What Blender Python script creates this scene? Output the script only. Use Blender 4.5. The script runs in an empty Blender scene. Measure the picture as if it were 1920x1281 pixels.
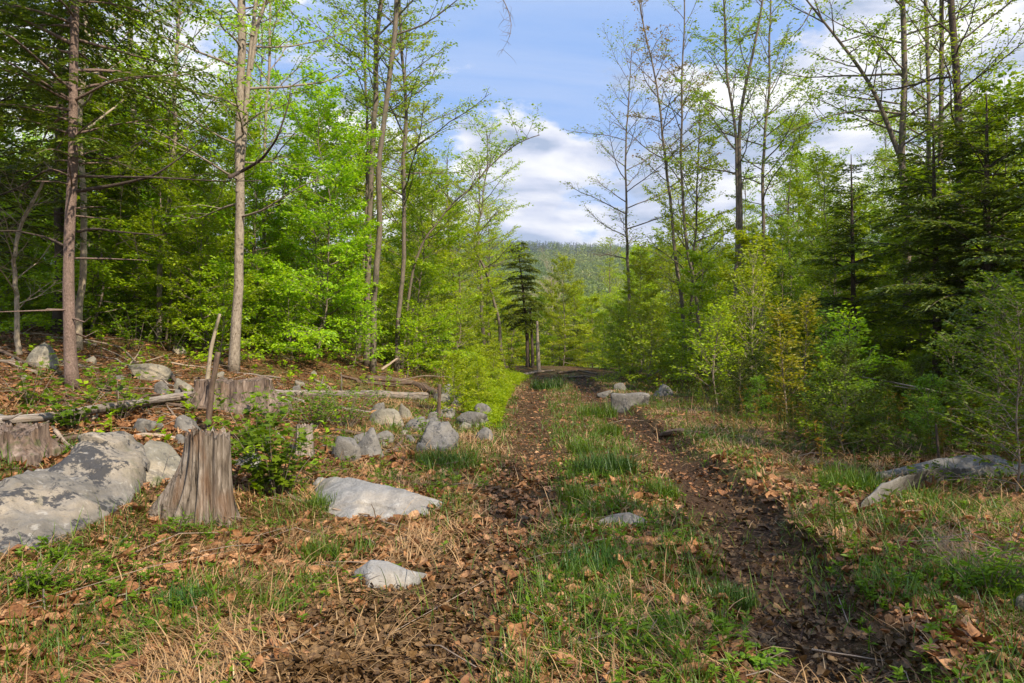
import bpy, bmesh, math
import numpy as np

SC = bpy.context.scene
COL = SC.collection
R = math.radians
F, EYE = 1280.0, 1.5          # focal length in photo pixels (24 mm lens), eye height

# ---------------------------------------------------------------- camera
cam = bpy.data.cameras.new("camera"); cam.lens = 24.0; cam.sensor_width = 36.0
cam.clip_start = 0.05; cam.clip_end = 6000
camo = bpy.data.objects.new("camera", cam); COL.objects.link(camo)
camo.location = (0, 0, EYE); camo.rotation_euler = (R(90), 0, 0)
SC.camera = camo

# ---------------------------------------------------------------- light
SUN_AZ, SUN_EL = 140.0, 42.0   # clockwise from the view direction; the sun stands to the right, a little behind
sun = bpy.data.lights.new("sun", 'SUN'); sun.energy = 5.0; sun.angle = R(0.6); sun.color = (1.0, 0.87, 0.68)
suno = bpy.data.objects.new("sun", sun); COL.objects.link(suno)
suno.rotation_euler = (R(90 - SUN_EL), 0, R(180 - SUN_AZ))
SC.view_settings.view_transform = 'Standard'; SC.view_settings.look = 'None'
SC.view_settings.exposure = 0.78; SC.view_settings.gamma = 1.0
SC.cycles.max_bounces = 7; SC.cycles.diffuse_bounces = 3; SC.cycles.glossy_bounces = 2
SC.cycles.transmission_bounces = 4; SC.cycles.caustics_reflective = False; SC.cycles.caustics_refractive = False
SC.cycles.use_denoising = True; SC.cycles.denoiser = 'OPENIMAGEDENOISE'; SC.cycles.denoising_input_passes = 'RGB_ALBEDO_NORMAL'; SC.cycles.denoising_prefilter = 'ACCURATE'


class NT:
    def __init__(s, tree): s.t = tree; s.t.nodes.clear()
    def __call__(s, kind, ins=None, **kw):
        n = s.t.nodes.new('ShaderNode' + kind)
        for k, v in kw.items(): setattr(n, k, v)
        for k, v in (ins or {}).items():
            if isinstance(v, bpy.types.NodeSocket): s.t.links.new(v, n.inputs[k])
            else: n.inputs[k].default_value = v
        return n
    def ramp(s, fac, stops, interp='LINEAR'):
        n = s.t.nodes.new('ShaderNodeValToRGB'); cr = n.color_ramp; cr.interpolation = interp
        while len(cr.elements) < len(stops): cr.elements.new(0.5)
        for e, (p, c) in zip(cr.elements, stops):
            e.position = p; e.color = (*c, 1) if not isinstance(c, (int, float)) else (c, c, c, 1)
        s.t.links.new(fac, n.inputs['Fac']); return n.outputs['Color']
    def mix(s, fac, a, b, mode='MIX'):
        n = s.t.nodes.new('ShaderNodeMix'); n.data_type = 'RGBA'; n.blend_type = mode
        for sock, v in ((n.inputs['Factor'], fac), (n.inputs[6], a), (n.inputs[7], b)):
            if isinstance(v, bpy.types.NodeSocket): s.t.links.new(v, sock)
            elif isinstance(v, tuple): sock.default_value = (*v[:3], 1)
            else: sock.default_value = v
        return n.outputs[2]
    def math(s, op, a, b=None, clamp=False):
        n = s.t.nodes.new('ShaderNodeMath'); n.operation = op; n.use_clamp = clamp
        for i, v in ((0, a), (1, b)):
            if v is None: continue
            if isinstance(v, bpy.types.NodeSocket): s.t.links.new(v, n.inputs[i])
            else: n.inputs[i].default_value = v
        return n.outputs[0]
    def noise(s, vec, scale, detail=4, rough=0.55, dist=0.0):
        return s('TexNoise', {'Vector': vec, 'Scale': scale, 'Detail': detail, 'Roughness': rough, 'Distortion': dist}).outputs['Fac']
    def scale(s, vec, xyz, loc=(0, 0, 0)):
        return s('Mapping', {'Vector': vec, 'Scale': xyz, 'Location': loc}).outputs['Vector']


# ---------------------------------------------------------------- sky
W = bpy.data.worlds.new("World"); SC.world = W; W.use_nodes = True
n = NT(W.node_tree)
sky = n('TexSky', sky_type='NISHITA'); sky.sun_disc = False
sky.sun_elevation = R(SUN_EL); sky.sun_rotation = R(SUN_AZ); sky.air_density = 1.0; sky.dust_density = 0.6; sky.ozone_density = 2.0
dirv = n('TexCoord').outputs['Generated']
sep = n('SeparateXYZ', {'Vector': dirv}); zz = sep.outputs['Z']; xx = sep.outputs['X']
zc = n.math('ADD', n.math('MAXIMUM', zz, 0.0), 0.12)
pl = n('CombineXYZ', {'X': n.math('DIVIDE', xx, zc), 'Y': n.math('DIVIDE', sep.outputs['Y'], zc), 'Z': 0.0}).outputs['Vector']
cir = n.noise(n.scale(pl, (0.55, 1.5, 1), (3.1, 0.4, 0)), 1.0, 7, 0.58, 0.7)
cir = n.ramp(cir, [(0.36, 0.0), (0.70, 1.0)])
dv = n.scale(dirv, (1, 1, 2.3), (0.35, 0.0, 0.2))
cum = n.noise(dv, 5.5, 10, 0.58, 0.15)
# more cloud towards the horizon and towards the right
low = n.math('MULTIPLY_ADD', zz, -1.35); W.node_tree.nodes[-1].inputs[2].default_value = 0.43
low = n.math('ADD', low, n.math('MULTIPLY', n.math('MAXIMUM', n.math('SUBTRACT', xx, 0.12), 0.0), 0.8))
low = n.math('ADD', low, n.math('MULTIPLY', n.math('MAXIMUM', n.math('SUBTRACT', n.math('MULTIPLY', xx, -1.0), 0.10), 0.0), 0.55))
cm = n.ramp(n.math('ADD', cum, low), [(0.51, 0.0), (0.61, 1.0)], 'EASE')
shade = n.noise(n.scale(dirv, (1, 1, 3.0), (0.2, 0, 0.83)), 6.0, 6, 0.5, 0.3)
ccol = n.ramp(shade, [(0.36, (2.6, 3.2, 4.4)), (0.45, (4.4, 4.7, 5.7)), (0.52, (5.8, 5.9, 6.3)), (0.62, (7.2, 7.2, 7.1))])
base = n.mix(0.8, sky.outputs['Color'], (1.75, 3.15, 6.2))
c1 = n.mix(n.math('MULTIPLY', cir, 0.65), base, (4.6, 5.0, 6.0))
c2 = n.mix(cm, c1, ccol)
over = n.ramp(zz, [(0.5, 1.0), (0.85, 1.9)])          # unseen sky overhead, brightness added to lift the ambient light
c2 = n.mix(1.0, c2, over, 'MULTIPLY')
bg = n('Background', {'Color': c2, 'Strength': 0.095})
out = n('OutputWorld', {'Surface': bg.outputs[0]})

# ---------------------------------------------------------------- helpers
rng = np.random.default_rng(7)


def vnoise(p, seed=0):
    p = np.asarray(p, float); i = np.floor(p).astype(np.int64); f = p - i; f = f * f * (3 - 2 * f)
    def h(a, b, c):
        k = (a * 374761393 + b * 668265263 + c * 1442695041 + seed * 974634777) & 0xffffffff
        k = ((k ^ (k >> 13)) * 1274126177) & 0xffffffff
        k = ((k ^ (k >> 16)) * 2246822519) & 0xffffffff
        return ((k ^ (k >> 15)) & 0xffff) / 32767.5 - 1
    x, y, z = i[..., 0], i[..., 1], i[..., 2]; fx, fy, fz = f[..., 0], f[..., 1], f[..., 2]
    r = 0
    for dx in (0, 1):
        for dy in (0, 1):
            for dz in (0, 1):
                r = r + h(x + dx, y + dy, z + dz) * (fx if dx else 1 - fx) * (fy if dy else 1 - fy) * (fz if dz else 1 - fz)
    return r


def fbm(p, o=4, seed=0, g=0.5):
    p = np.asarray(p, float); a, s, r = 1.0, 1.0, 0
    for k in range(o):
        r = r + a * vnoise(p * s + 17.3 * k, seed + k); a *= g; s *= 2.03
    return r


def sst(a, b, x): t = np.clip((np.asarray(x, float) - a) / (b - a), 0, 1); return t * t * (3 - 2 * t)
def nrm(v): return v / np.maximum(np.linalg.norm(v, axis=-1, keepdims=True), 1e-9)


class MB:
    """collects vertices, quads and triangles and links them as ONE mesh object"""
    def __init__(s): s.v = []; s.q = []; s.t = []; s.a = []; s.g = []; s.n = 0
    def add(s, v, q=None, t=None, rnd=0.5, grain=None):
        v = np.asarray(v, np.float32).reshape(-1, 3)
        if q is not None and len(q): s.q.append(np.asarray(q, np.int64) + s.n)
        if t is not None and len(t): s.t.append(np.asarray(t, np.int64) + s.n)
        s.v.append(v); s.a.append(np.broadcast_to(np.asarray(rnd, np.float32), (len(v),)))
        s.g.append(v if grain is None else np.asarray(grain, np.float32)); s.n += len(v)
    def mesh(s, name, mat, smooth=True, attrs=None, grain=False):
        v = np.concatenate(s.v); q = np.concatenate(s.q) if s.q else np.zeros((0, 4), np.int64)
        t = np.concatenate(s.t) if s.t else np.zeros((0, 3), np.int64)
        me = bpy.data.meshes.new(name); me.vertices.add(len(v)); me.vertices.foreach_set('co', v.ravel())
        me.loops.add(q.size + t.size); me.loops.foreach_set('vertex_index', np.concatenate([q.ravel(), t.ravel()]).astype(np.int32))
        me.polygons.add(len(q) + len(t))
        st = np.concatenate([np.arange(len(q)) * 4, q.size + np.arange(len(t)) * 3]).astype(np.int32)
        me.polygons.foreach_set('loop_start', st)
        me.polygons.foreach_set('use_smooth', np.full(len(st), smooth))
        me.attributes.new('rnd', 'FLOAT', 'POINT').data.foreach_set('value', np.concatenate(s.a).astype(np.float32))
        if grain: me.attributes.new('grain', 'FLOAT_VECTOR', 'POINT').data.foreach_set('vector', np.concatenate(s.g).astype(np.float32).ravel())
        for k, x in (attrs or {}).items(): me.attributes.new(k, 'FLOAT', 'POINT').data.foreach_set('value', np.asarray(x, np.float32).ravel())
        me.materials.append(mat); me.update(); return me
    def build(s, name, mat, parent=None, **kw):
        o = bpy.data.objects.new(name, s.mesh(name, mat, **kw)); COL.objects.link(o)
        if parent is not None: o.parent = parent
        return o


def tag(o, label=None, cat=None, group=None, kind=None):
    if label: o['label'] = label
    if cat: o['category'] = cat
    if group: o['group'] = group
    if kind: o['kind'] = kind
    return o


def empty(name, loc, label, cat, group=None):
    o = bpy.data.objects.new(name, None); COL.objects.link(o); o.location = loc; o.empty_display_size = 0.2
    return tag(o, label, cat, group)


def dup(root, loc, rz, sc, label, group=None):
    r = root.copy(); COL.objects.link(r); r.location = loc; r.rotation_euler = (0, 0, rz); r.scale = (sc, sc, sc)
    r['label'] = label
    if group: r['group'] = group
    for ch in list(root.children):
        c = ch.copy(); COL.objects.link(c); c.parent = r
        for g in list(ch.children):
            d = g.copy(); COL.objects.link(d); d.parent = c
    return r


def grid_quads(nu, nv, wrap=False):
    """nv rings of nu vertices"""
    i = np.arange(nv - 1)[:, None]; j = np.arange(nu if wrap else nu - 1)[None]; k = (j + 1) % nu
    return np.stack([i * nu + j, i * nu + k, (i + 1) * nu + k, (i + 1) * nu + j], -1).reshape(-1, 4)


def tube(mb, pts, rad, sides=6, rough=0.0, seed=0, rnd=0.5, close=True):
    pts = np.asarray(pts, float); m = len(pts); rad = np.broadcast_to(np.asarray(rad, float), (m,)).copy()
    tan = nrm(np.gradient(pts, axis=0))
    ref = np.array([0.31, 0.17, 1.0]) if abs(tan[:, 2]).mean() < 0.7 else np.array([1.0, 0.2, 0.1])
    u = nrm(np.cross(tan, ref)); w = np.cross(tan, u)
    a = np.arange(sides) / sides * 2 * np.pi
    ring = np.cos(a)[None, :, None] * u[:, None] + np.sin(a)[None, :, None] * w[:, None]
    L = np.concatenate([[0], np.cumsum(np.linalg.norm(np.diff(pts, axis=0), axis=1))])
    g = np.stack([np.cos(a)[None] * rad[:, None], np.sin(a)[None] * rad[:, None], np.broadcast_to(L[:, None], (m, sides))], -1)
    rr = np.broadcast_to(rad[:, None], (m, sides))
    if rough: rr = rr * (1 + rough * fbm(g * np.array([1.3 / rad.max(), 1.3 / rad.max(), 0.9 / rad.max() * 0.25]), 3, seed))
    v = pts[:, None] + ring * rr[..., None]
    q = grid_quads(sides, m, True); t = None
    vv = v.reshape(-1, 3); gg = g.reshape(-1, 3)
    if close:
        vv = np.concatenate([vv, pts[:1], pts[-1:]]); gg = np.concatenate([gg, [[0, 0, 0]], [[0, 0, L[-1]]]])
        j = np.arange(sides); k = (j + 1) % sides; e = (m - 1) * sides
        t = np.concatenate([np.stack([k, j, np.full(sides, m * sides)], 1), np.stack([e + j, e + k, np.full(sides, m * sides + 1)], 1)])
    mb.add(vv, q, t, rnd, gg)


def resample(pts, m):
    pts = np.asarray(pts, float); d = np.concatenate([[0], np.cumsum(np.linalg.norm(np.diff(pts, axis=0), axis=1))]); d /= d[-1]
    t = np.linspace(0, 1, m); p = np.stack([np.interp(t, d, pts[:, k]) for k in range(pts.shape[1])], 1)
    for _ in range(2):                                    # round the corners
        q = p.copy(); q[1:-1] = 0.25 * p[:-2] + 0.5 * p[1:-1] + 0.25 * p[2:]; p = q
    return p


T_QUAD = (np.array([(0, 0, 0), (.42, -.5, .07), (1, 0, -.06), (.42, .5, .07)]), np.array([[0, 1, 2, 3]]))
T_FOLD = (np.array([(0, 0, 0), (.3, -.46, .09), (.62, -.38, .06), (1, 0, -.1), (.62, .38, .06), (.3, .46, .09), (.45, 0, 0)]),
          np.array([[0, 1, 2, 6], [6, 2, 3, 4], [0, 6, 4, 5]]))
T_LOBE = (np.array([(0, 0, 0), (.16, -.42, .05), (.42, -.34, .03), (.55, -.62, .04), (.68, -.24, .02), (1.02, 0, -.1), (.68, .24, .02), (.55, .62, .04),
                    (.42, .34, .03), (.16, .42, .05), (.42, 0, -.02)]),
          np.array([[0, 1, 2, 10], [2, 3, 4, 10], [4, 5, 6, 10], [10, 6, 7, 8], [0, 10, 8, 9]]))


def leaves(mb, P, D, N, L, Wd, rnd, tmpl=T_QUAD):
    P = np.asarray(P, float); n_ = len(P)
    if n_ == 0: return
    D = nrm(D); S = nrm(np.cross(D, N)); N = np.cross(S, D); tv, tq = tmpl
    L = np.broadcast_to(L, (n_,))[:, None, None]; Wd = np.broadcast_to(Wd, (n_,))[:, None, None]
    v = P[:, None] + L * tv[None, :, :1] * D[:, None] + Wd * tv[None, :, 1:2] * S[:, None] + L * tv[None, :, 2:] * N[:, None]
    k = len(tv); q = (np.arange(n_)[:, None, None] * k + tq[None]).reshape(-1, 4)
    mb.add(v.reshape(-1, 3), q, None, np.repeat(np.broadcast_to(rnd, (n_,)), k))


# ---------------------------------------------------------------- the lie of the land
LY = [-5, 2.5, 3, 5.3, 9.1, 16, 24, 33, 60]; LX = [-2.0, -.62, -.47, -.05, .26, .36, .8, 2.0, 6]
RY = [-5, 2.5, 3, 4.2, 6.2, 9.1, 12, 16, 24, 33, 60]; RX = [0.2, 1.36, 1.46, 1.70, 1.98, 2.12, 2.16, 2.16, 2.5, 3.7, 8]
def rutx(y):
    y = np.asarray(y, float)
    f = lambda a, b: (np.interp(y - .8, a, b) + np.interp(y, a, b) + np.interp(y + .8, a, b)) / 3
    return f(LY, LX), f(RY, RX)


def gz(x, y, micro=True):
    x = np.asarray(x, float); y = np.asarray(y, float); x, y = np.broadcast_arrays(x, y)
    xl, xr = rutx(y)
    s = np.logaddexp(0, (-x - 1.75 + .12 * np.minimum(np.maximum(y - 12, 0), 16) * .5) * 1.7) / 1.7
    z = 3.0 * (1 - np.exp(-.225 * s / 3.0)) * (.55 + .45 * sst(2, 8, y)) + sst(0, 4, s) * .03 * np.clip(y - 8, 0, 12)
    z = z + .03 * np.clip(x - xr - .6, 0, 30)
    tr = 1 - sst(29, 33, y)
    wob = .10 * fbm(np.stack([x * 1.3, y * 1.3, 0 * x], -1), 2, 5)
    dl, dr = x - xl + wob, x - xr + wob
    z = z - .075 * np.exp(-(np.abs(dl) / .36) ** 3) * tr - .12 * np.exp(-(np.abs(dr) / .37) ** 4) * tr
    z = z + .07 * sst(.34, .46, dr) * (1 - sst(.5, 3, dr)) * tr
    z = z + .30 * np.exp(-((y - 33.5) / 1.5) ** 2) * np.exp(-((x - 2) / 3.5) ** 2)
    far = 1 - sst(20, 60, y)
    z = z + .10 * fbm(np.stack([x * .33, y * .33, 0 * x + 3], -1), 3, 11) * sst(.3, 2.2, np.minimum(abs(dl), abs(dr)) + .2)
    if micro: z = z + .022 * far * fbm(np.stack([x * 4.2, y * 4.2, 0 * x], -1), 3, 21)
    z = z - 5.5 * sst(34, 120, y) + 1.2 * fbm(np.stack([x * .02, y * .02, 0 * x], -1), 3, 8) * sst(45, 140, y)
    hill = sst(150, 1500, y) * (183 + .035 * x + 14 * fbm(np.stack([x * .0022, y * .0022, 0 * x], -1), 3, 31))
    z = z + hill * (1 - .5 * sst(1550, 2600, y))
    return z


def PX(px, py, d): return np.array([(px - 960) / F * d, d, EYE + (640 - py) / F * d])
_DD = np.concatenate([np.arange(1.8, 20, .02), np.arange(20, 60, .08)])
def ground_at(px, py):
    xs = (px - 960) / F * _DD; zs = EYE + (640 - py) / F * _DD
    h = zs - gz(xs, _DD, False); i = int(np.argmax(h <= 0)) if (h <= 0).any() else len(_DD) - 1
    return np.array([xs[i], _DD[i], float(gz(xs[i], _DD[i], False))])


def mat(name):
    m = bpy.data.materials.new(name); m.use_nodes = True; return m, NT(m.node_tree)


# ---------------------------------------------------------------- materials
def leaf_mat(name, cols, trans=0.5, tint=(1.3, 1.25, .5), rough=.45, spec=.35, var=.25):
    m, n = mat(name); at = n('Attribute', attribute_name='rnd').outputs['Fac']
    oi = n('ObjectInfo').outputs['Random']
    f = n.math('ADD', n.math('MULTIPLY', at, .8), n.math('MULTIPLY', oi, .2))
    st = [(i / (len(cols) - 1), c) for i, c in enumerate(cols)]
    c = n.ramp(f, st)
    hs = n('HueSaturation', {'Color': c, 'Hue': n.math('MULTIPLY_ADD', oi, .03), 'Value': n.math('MULTIPLY_ADD', oi, var)})
    k = [x for x in n.t.nodes if x.type == 'MATH'][-2:]; k[0].inputs[2].default_value = .485; k[1].inputs[2].default_value = 1 - var / 2
    c = hs.outputs['Color']
    if 'dead' in name:
        bl = n.noise(n('NewGeometry').outputs['Position'], 55, 4, .6); c = n.mix(1.0, c, n.ramp(bl, [(.34, (.42, .38, .34)), (.55, (1., 1., 1.)), (.7, (1.25, 1.22, 1.15))]), 'MULTIPLY')
    p = n('BsdfPrincipled', {'Base Color': c, 'Roughness': rough, 'Specular IOR Level': spec})
    t = n('BsdfTranslucent', {'Color': n.mix(1.0, c, tint, 'MULTIPLY')})
    mx = n('MixShader', {0: trans, 1: p.outputs[0], 2: t.outputs[0]})
    n('OutputMaterial', {'Surface': mx.outputs[0]}); return m


M_BEECH = leaf_mat('fresh_beech_leaf', [(.13, .25, .003), (.22, .36, .004), (.32, .46, .007), (.40, .52, .012)])
M_YEL = leaf_mat('yellow_green_leaf', [(.17, .25, .004), (.25, .34, .005), (.34, .42, .008), (.42, .47, .014)])
M_MAPLE = leaf_mat('maple_leaf', [(.12, .20, .004), (.19, .29, .006), (.26, .35, .008), (.32, .36, .016)])
M_RED = leaf_mat('reddish_new_leaf', [(.12, .13, .015), (.20, .14, .02), (.30, .16, .03), (.14, .17, .02)])
M_GOLD = leaf_mat('golden_new_leaf', [(.15, .20, .008), (.24, .25, .010), (.31, .26, .014), (.22, .27, .012)])
M_HEM = leaf_mat('hemlock_needle', [(.026, .052, .005), (.052, .088, .006), (.10, .145, .008), (.19, .225, .016)], trans=.34, var=.3)
M_HEMY = leaf_mat('pale_hemlock_needle', [(.04, .06, .007), (.075, .105, .009), (.12, .155, .013), (.18, .21, .02)], trans=.22)
M_OLIVE = leaf_mat('olive_hemlock_needle', [(.055, .085, .008), (.09, .125, .010), (.14, .175, .014), (.21, .235, .022)], trans=.38)
M_UNDER = leaf_mat('undergrowth_leaf', [(.07, .06, .015), (.07, .105, .010), (.10, .145, .012), (.16, .20, .02)], spec=.15)
M_HERB = leaf_mat('herb_leaf', [(.06, .12, .008), (.10, .18, .010), (.14, .23, .012), (.20, .29, .02)], spec=.2)
M_GRASS = leaf_mat('green_grass', [(.03, .07, .003), (.052, .105, .004), (.085, .145, .005), (.15, .18, .012)], trans=.35, var=0)
M_DARKGRASS = leaf_mat('dark_green_grass', [(.022, .065, .008), (.035, .09, .009), (.055, .115, .010)], trans=.25)
M_STRAW = leaf_mat('straw', [(.13, .075, .026), (.25, .15, .058), (.36, .235, .10), (.46, .33, .16)], trans=.15, tint=(1, .9, .7), var=0)
M_LITTER = leaf_mat('dead_leaf', [(.05, .024, .010), (.14, .064, .024), (.265, .126, .048), (.38, .205, .092), (.52, .36, .21)], trans=.15, tint=(1.1, .8, .5), rough=.6, spec=.25, var=0)
M_WETLEAF = leaf_mat('damp_dead_leaf', [(.034, .017, .008), (.07, .035, .016), (.12, .06, .027), (.21, .115, .055)], trans=.1, tint=(1, .8, .6), rough=.6, spec=.25, var=0)


def bark_mat(name, dark, light, spots=None, sx=9, sz=2.2, bump=.6, patch=.5, moss=0.0):
    m, n = mat(name); g = n('Attribute', attribute_name='grain').outputs['Vector']
    a = n.noise(n.scale(g, (sx, sx, sz)), 4.0, 6, .62, .3)
    b = n.noise(n.scale(g, (3, 3, 1.2)), 1.6, 4)
    c = n.ramp(n.math('ADD', n.math('MULTIPLY', a, 1 - patch * .5), n.math('MULTIPLY', b, patch * .5)), [(.33, dark), (.5, tuple((x + y) / 2 for x, y in zip(dark, light))), (.66, light)])
    if spots: c = n.mix(n.ramp(n.noise(n.scale(g, (6, 6, 3)), 5, 3), [(.60, 0.), (.66, 1.)]), c, spots)
    if moss: c = n.mix(n.ramp(n.noise(g, 3.2, 5), [(.56 - moss * .12, 0.), (.68, .8)]), c, (.05, .065, .02))
    bp = n('Bump', {'Height': n.math('ADD', a, n.math('MULTIPLY', n.noise(n.scale(g, (sx * 3, sx * 3, sz * 3)), 6, 3), .4)), 'Strength': bump, 'Distance': .02})
    p = n('BsdfPrincipled', {'Base Color': c, 'Roughness': .85, 'Specular IOR Level': .2, 'Normal': bp.outputs[0]})
    n('OutputMaterial', {'Surface': p.outputs[0]}); return m


B_HEM = bark_mat('hemlock_bark', (.085, .06, .048), (.275, .195, .16), sx=14, sz=9, bump=.9)
B_DARK = bark_mat('dark_hemlock_bark', (.035, .026, .02), (.10, .075, .058), sx=12, sz=5, bump=.9)
B_PALE = bark_mat('pale_ash_bark', (.125, .10, .078), (.335, .285, .225), spots=(.10, .075, .05), sx=8, sz=3)
B_GREY = bark_mat('grey_brown_bark', (.07, .056, .043), (.20, .162, .125), sx=12, sz=2.6, bump=.8, moss=.2)
B_BEECH = bark_mat('beech_bark', (.19, .15, .105), (.38, .32, .235), spots=(.13, .11, .08), sx=4, sz=2, bump=.25, moss=.2)
B_TWIG = bark_mat('twig_bark', (.10, .08, .06), (.25, .20, .155), sx=5, sz=2, bump=.2)
B_PALETWIG = bark_mat('pale_twig_bark', (.22, .18, .12), (.44, .37, .27), sx=5, sz=2, bump=.2)
B_ROOT = bark_mat('rotting_bark', (.05, .034, .024), (.16, .11, .08), sx=7, sz=1.5, bump=.8, moss=.3)


def wood_mat(name, cols, warm, moss=0.0, sx=16):
    m, n = mat(name); g = n('Attribute', attribute_name='grain').outputs['Vector']
    a = n.noise(n.scale(g, (sx, sx, 1.1)), 2.6, 8, .68, .5)
    c = n.ramp(a, [(.28, cols[0]), (.42, cols[1]), (.55, cols[2]), (.72, cols[3])])
    w = n.ramp(n.noise(n.scale(g, (5, 5, 1.6)), 1.7, 4, .5, .4), [(.50, 0.), (.66, .85)])
    c = n.mix(w, c, n.mix(.5, c, warm))
    if moss: c = n.mix(n.ramp(n.noise(g, 7, 5), [(.56, 0.), (.66, moss)]), c, (.05, .06, .02))
    crack = n.ramp(n.noise(n.scale(g, (sx * .9, sx * .9, .55)), 2.0, 5, .6, 1.2), [(.32, 0.), (.42, 1.)])
    c = n.mix(crack, n.mix(.7, c, (.02, .015, .012)), c)
    bp = n('Bump', {'Height': n.math('ADD', a, crack), 'Strength': .9, 'Distance': .025})
    p = n('BsdfPrincipled', {'Base Color': c, 'Roughness': .85, 'Specular IOR Level': .2, 'Normal': bp.outputs[0]})
    n('OutputMaterial', {'Surface': p.outputs[0]}); return m


WD_STUMP = wood_mat('weathered_stump_wood', [(.025, .019, .014), (.095, .075, .057), (.19, .157, .127), (.38, .335, .29)], (.15, .07, .028), sx=9)
WD_DARK = wood_mat('old_stump_wood', [(.03, .022, .017), (.085, .062, .05), (.16, .12, .095), (.28, .22, .18)], (.14, .085, .05), moss=.7, sx=6)
WD_LOG = wood_mat('grey_log_wood', [(.05, .04, .032), (.15, .125, .105), (.25, .215, .185), (.38, .34, .30)], (.30, .20, .12), moss=.3)
WD_STICK = wood_mat('fallen_stick_wood', [(.10, .07, .05), (.22, .165, .12), (.36, .28, .21), (.48, .40, .31)], (.26, .16, .10), sx=30)


def rock_mat(name, base, light, lichen=.5, moss=.4, tan=0.0):
    m, n = mat(name); g = n('TexCoord').outputs['Object']
    a = n.noise(g, 2.2, 8, .6, .4); b = n.noise(g, 9, 8, .65)
    c = n.ramp(n.math('ADD', n.math('MULTIPLY', a, .6), n.math('MULTIPLY', b, .4)), [(.36, base), (.62, light)])
    if tan: c = n.mix(n.ramp(n.noise(g, 1.5, 5), [(.48, 0.), (.62, tan)]), c, (.36, .29, .20))
    fine = n.noise(g, 60, 3, .7)
    c = n.mix(n.ramp(fine, [(.34, .30), (.5, 0.)]), c, (.12, .11, .10))
    if lichen:
        li = n.math('ADD', n.math('MULTIPLY', n.noise(g, 3.0, 6, .6, .8), .62), n.math('MULTIPLY', n.noise(g, 24, 5, .7), .38))
        c = n.mix(n.ramp(li, [(.505, 0.), (.55, lichen)]), c, (.035, .036, .04))
        c = n.mix(n.ramp(n.noise(g, 13, 6, .65, .5), [(.60, 0.), (.68, .32)]), c, (.48, .46, .42))
    if moss:
        c = n.mix(n.ramp(n.noise(n.scale(g, (1, 1, 1), (3, 1, 5)), 3.6, 6, .6), [(.58, 0.), (.68, moss)]), c, (.075, .085, .03))
    bp = n('Bump', {'Height': n.math('ADD', b, n.math('MULTIPLY', fine, .35)), 'Strength': .75, 'Distance': .035})
    p = n('BsdfPrincipled', {'Base Color': c, 'Roughness': .88, 'Specular IOR Level': .2, 'Normal': bp.outputs[0]})
    n('OutputMaterial', {'Surface': p.outputs[0]}); return m


K_BOULDER = rock_mat('lichened_granite', (.09, .082, .07), (.21, .192, .165), lichen=.93, moss=.3, tan=.4)
K_WHITE = rock_mat('pale_granite', (.16, .155, .148), (.265, .26, .25), lichen=.25, moss=.15, tan=.3)
K_GREY = rock_mat('grey_granite', (.09, .083, .073), (.195, .182, .163), lichen=.65, moss=.5)
K_MOSSY = rock_mat('mossy_granite', (.11, .10, .078), (.25, .23, .18), lichen=.5, moss=.8, tan=.5)

# ---------------------------------------------------------------- ground: one sheet to the horizon
def axis(lo, a, b, hi, step, gr):
    mid = list(np.arange(a, b, step)); up = []; v = b; s = step
    while v < hi: up.append(v); s *= gr; v += s
    up.append(hi); dn = []; v = a; s = step
    while v > lo: s *= gr; v -= s; dn.append(max(v, lo))
    return np.array(dn[::-1] + mid + up)
GX = axis(-1700, -5.5, 4.5, 1700, .06, 1.045); GY = axis(-40, 1.6, 9, 2600, .06, 1.022)
X, Y = np.meshgrid(GX, GY); Zg = gz(X, Y)
xl, xr = rutx(Y)
wob = .12 * fbm(np.stack([X * 2.2, Y * 2.2, 0 * X], -1), 3, 15)
soil = np.maximum(.8 * np.exp(-(np.abs(X - xl + wob) / .42) ** 4), np.exp(-(np.abs(X - xr + wob) / .46) ** 4)) * (1 - sst(30, 34, Y))
soil = np.maximum(soil, .8 * np.exp(-((X - xl + .36 + wob) / .52) ** 4) * (1 - sst(3.7, 4.9, Y)))
soil = np.maximum(soil, .55 * np.exp(-((Y - 33) / 2.2) ** 2) * np.exp(-((X - 2.3) / 3.2) ** 4))
ROT_SPOTS = [(-3.05, 5.75, .55), (-4.6, 6.4, .8), (-2.75, 4.9, .28)]
for (sx_, sy_, sr_) in ROT_SPOTS: soil = np.maximum(soil, np.exp(-(((X - sx_) ** 2 + (Y - sy_) ** 2) / sr_ ** 2) ** 2))
m, n = mat('forest_floor'); pos = n('NewGeometry').outputs['Position']
vor = n('TexVoronoi', {'Vector': n.scale(pos, (1, 1, .3)), 'Scale': 15.0, 'Randomness': 1.0}); vs = n('SeparateColor', {'Color': vor.outputs['Color']}).outputs[0]
cl = n.ramp(vs, [(.0, (.03, .016, .008)), (.35, (.075, .038, .017)), (.7, (.13, .068, .03)), (1.0, (.19, .105, .05))])
nz = n.noise(pos, 1.4, 6, .6); nf = n.noise(pos, 34, 6, .7)
cl = n.mix(n.ramp(nz, [(.42, 0.), (.62, .65)]), cl, (.085, .10, .025))
cs = n.ramp(nf, [(.3, (.018, .010, .005)), (.5, (.046, .026, .013)), (.72, (.105, .062, .034))])
sa = n('Attribute', attribute_name='soil').outputs['Fac']; fa = n('Attribute', attribute_name='far').outputs['Fac']
c = n.mix(sa, cl, cs)
fn = n.noise(pos, .02, 6, .6); fc = n.ramp(fn, [(.38, (.035, .055, .012)), (.55, (.07, .10, .018)), (.7, (.10, .10, .035))])
c = n.mix(fa, c, fc)
bp = n('Bump', {'Height': n.math('ADD', nf, n.math('MULTIPLY', vor.outputs['Distance'], .5)), 'Strength': .9, 'Distance': .03})
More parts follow.
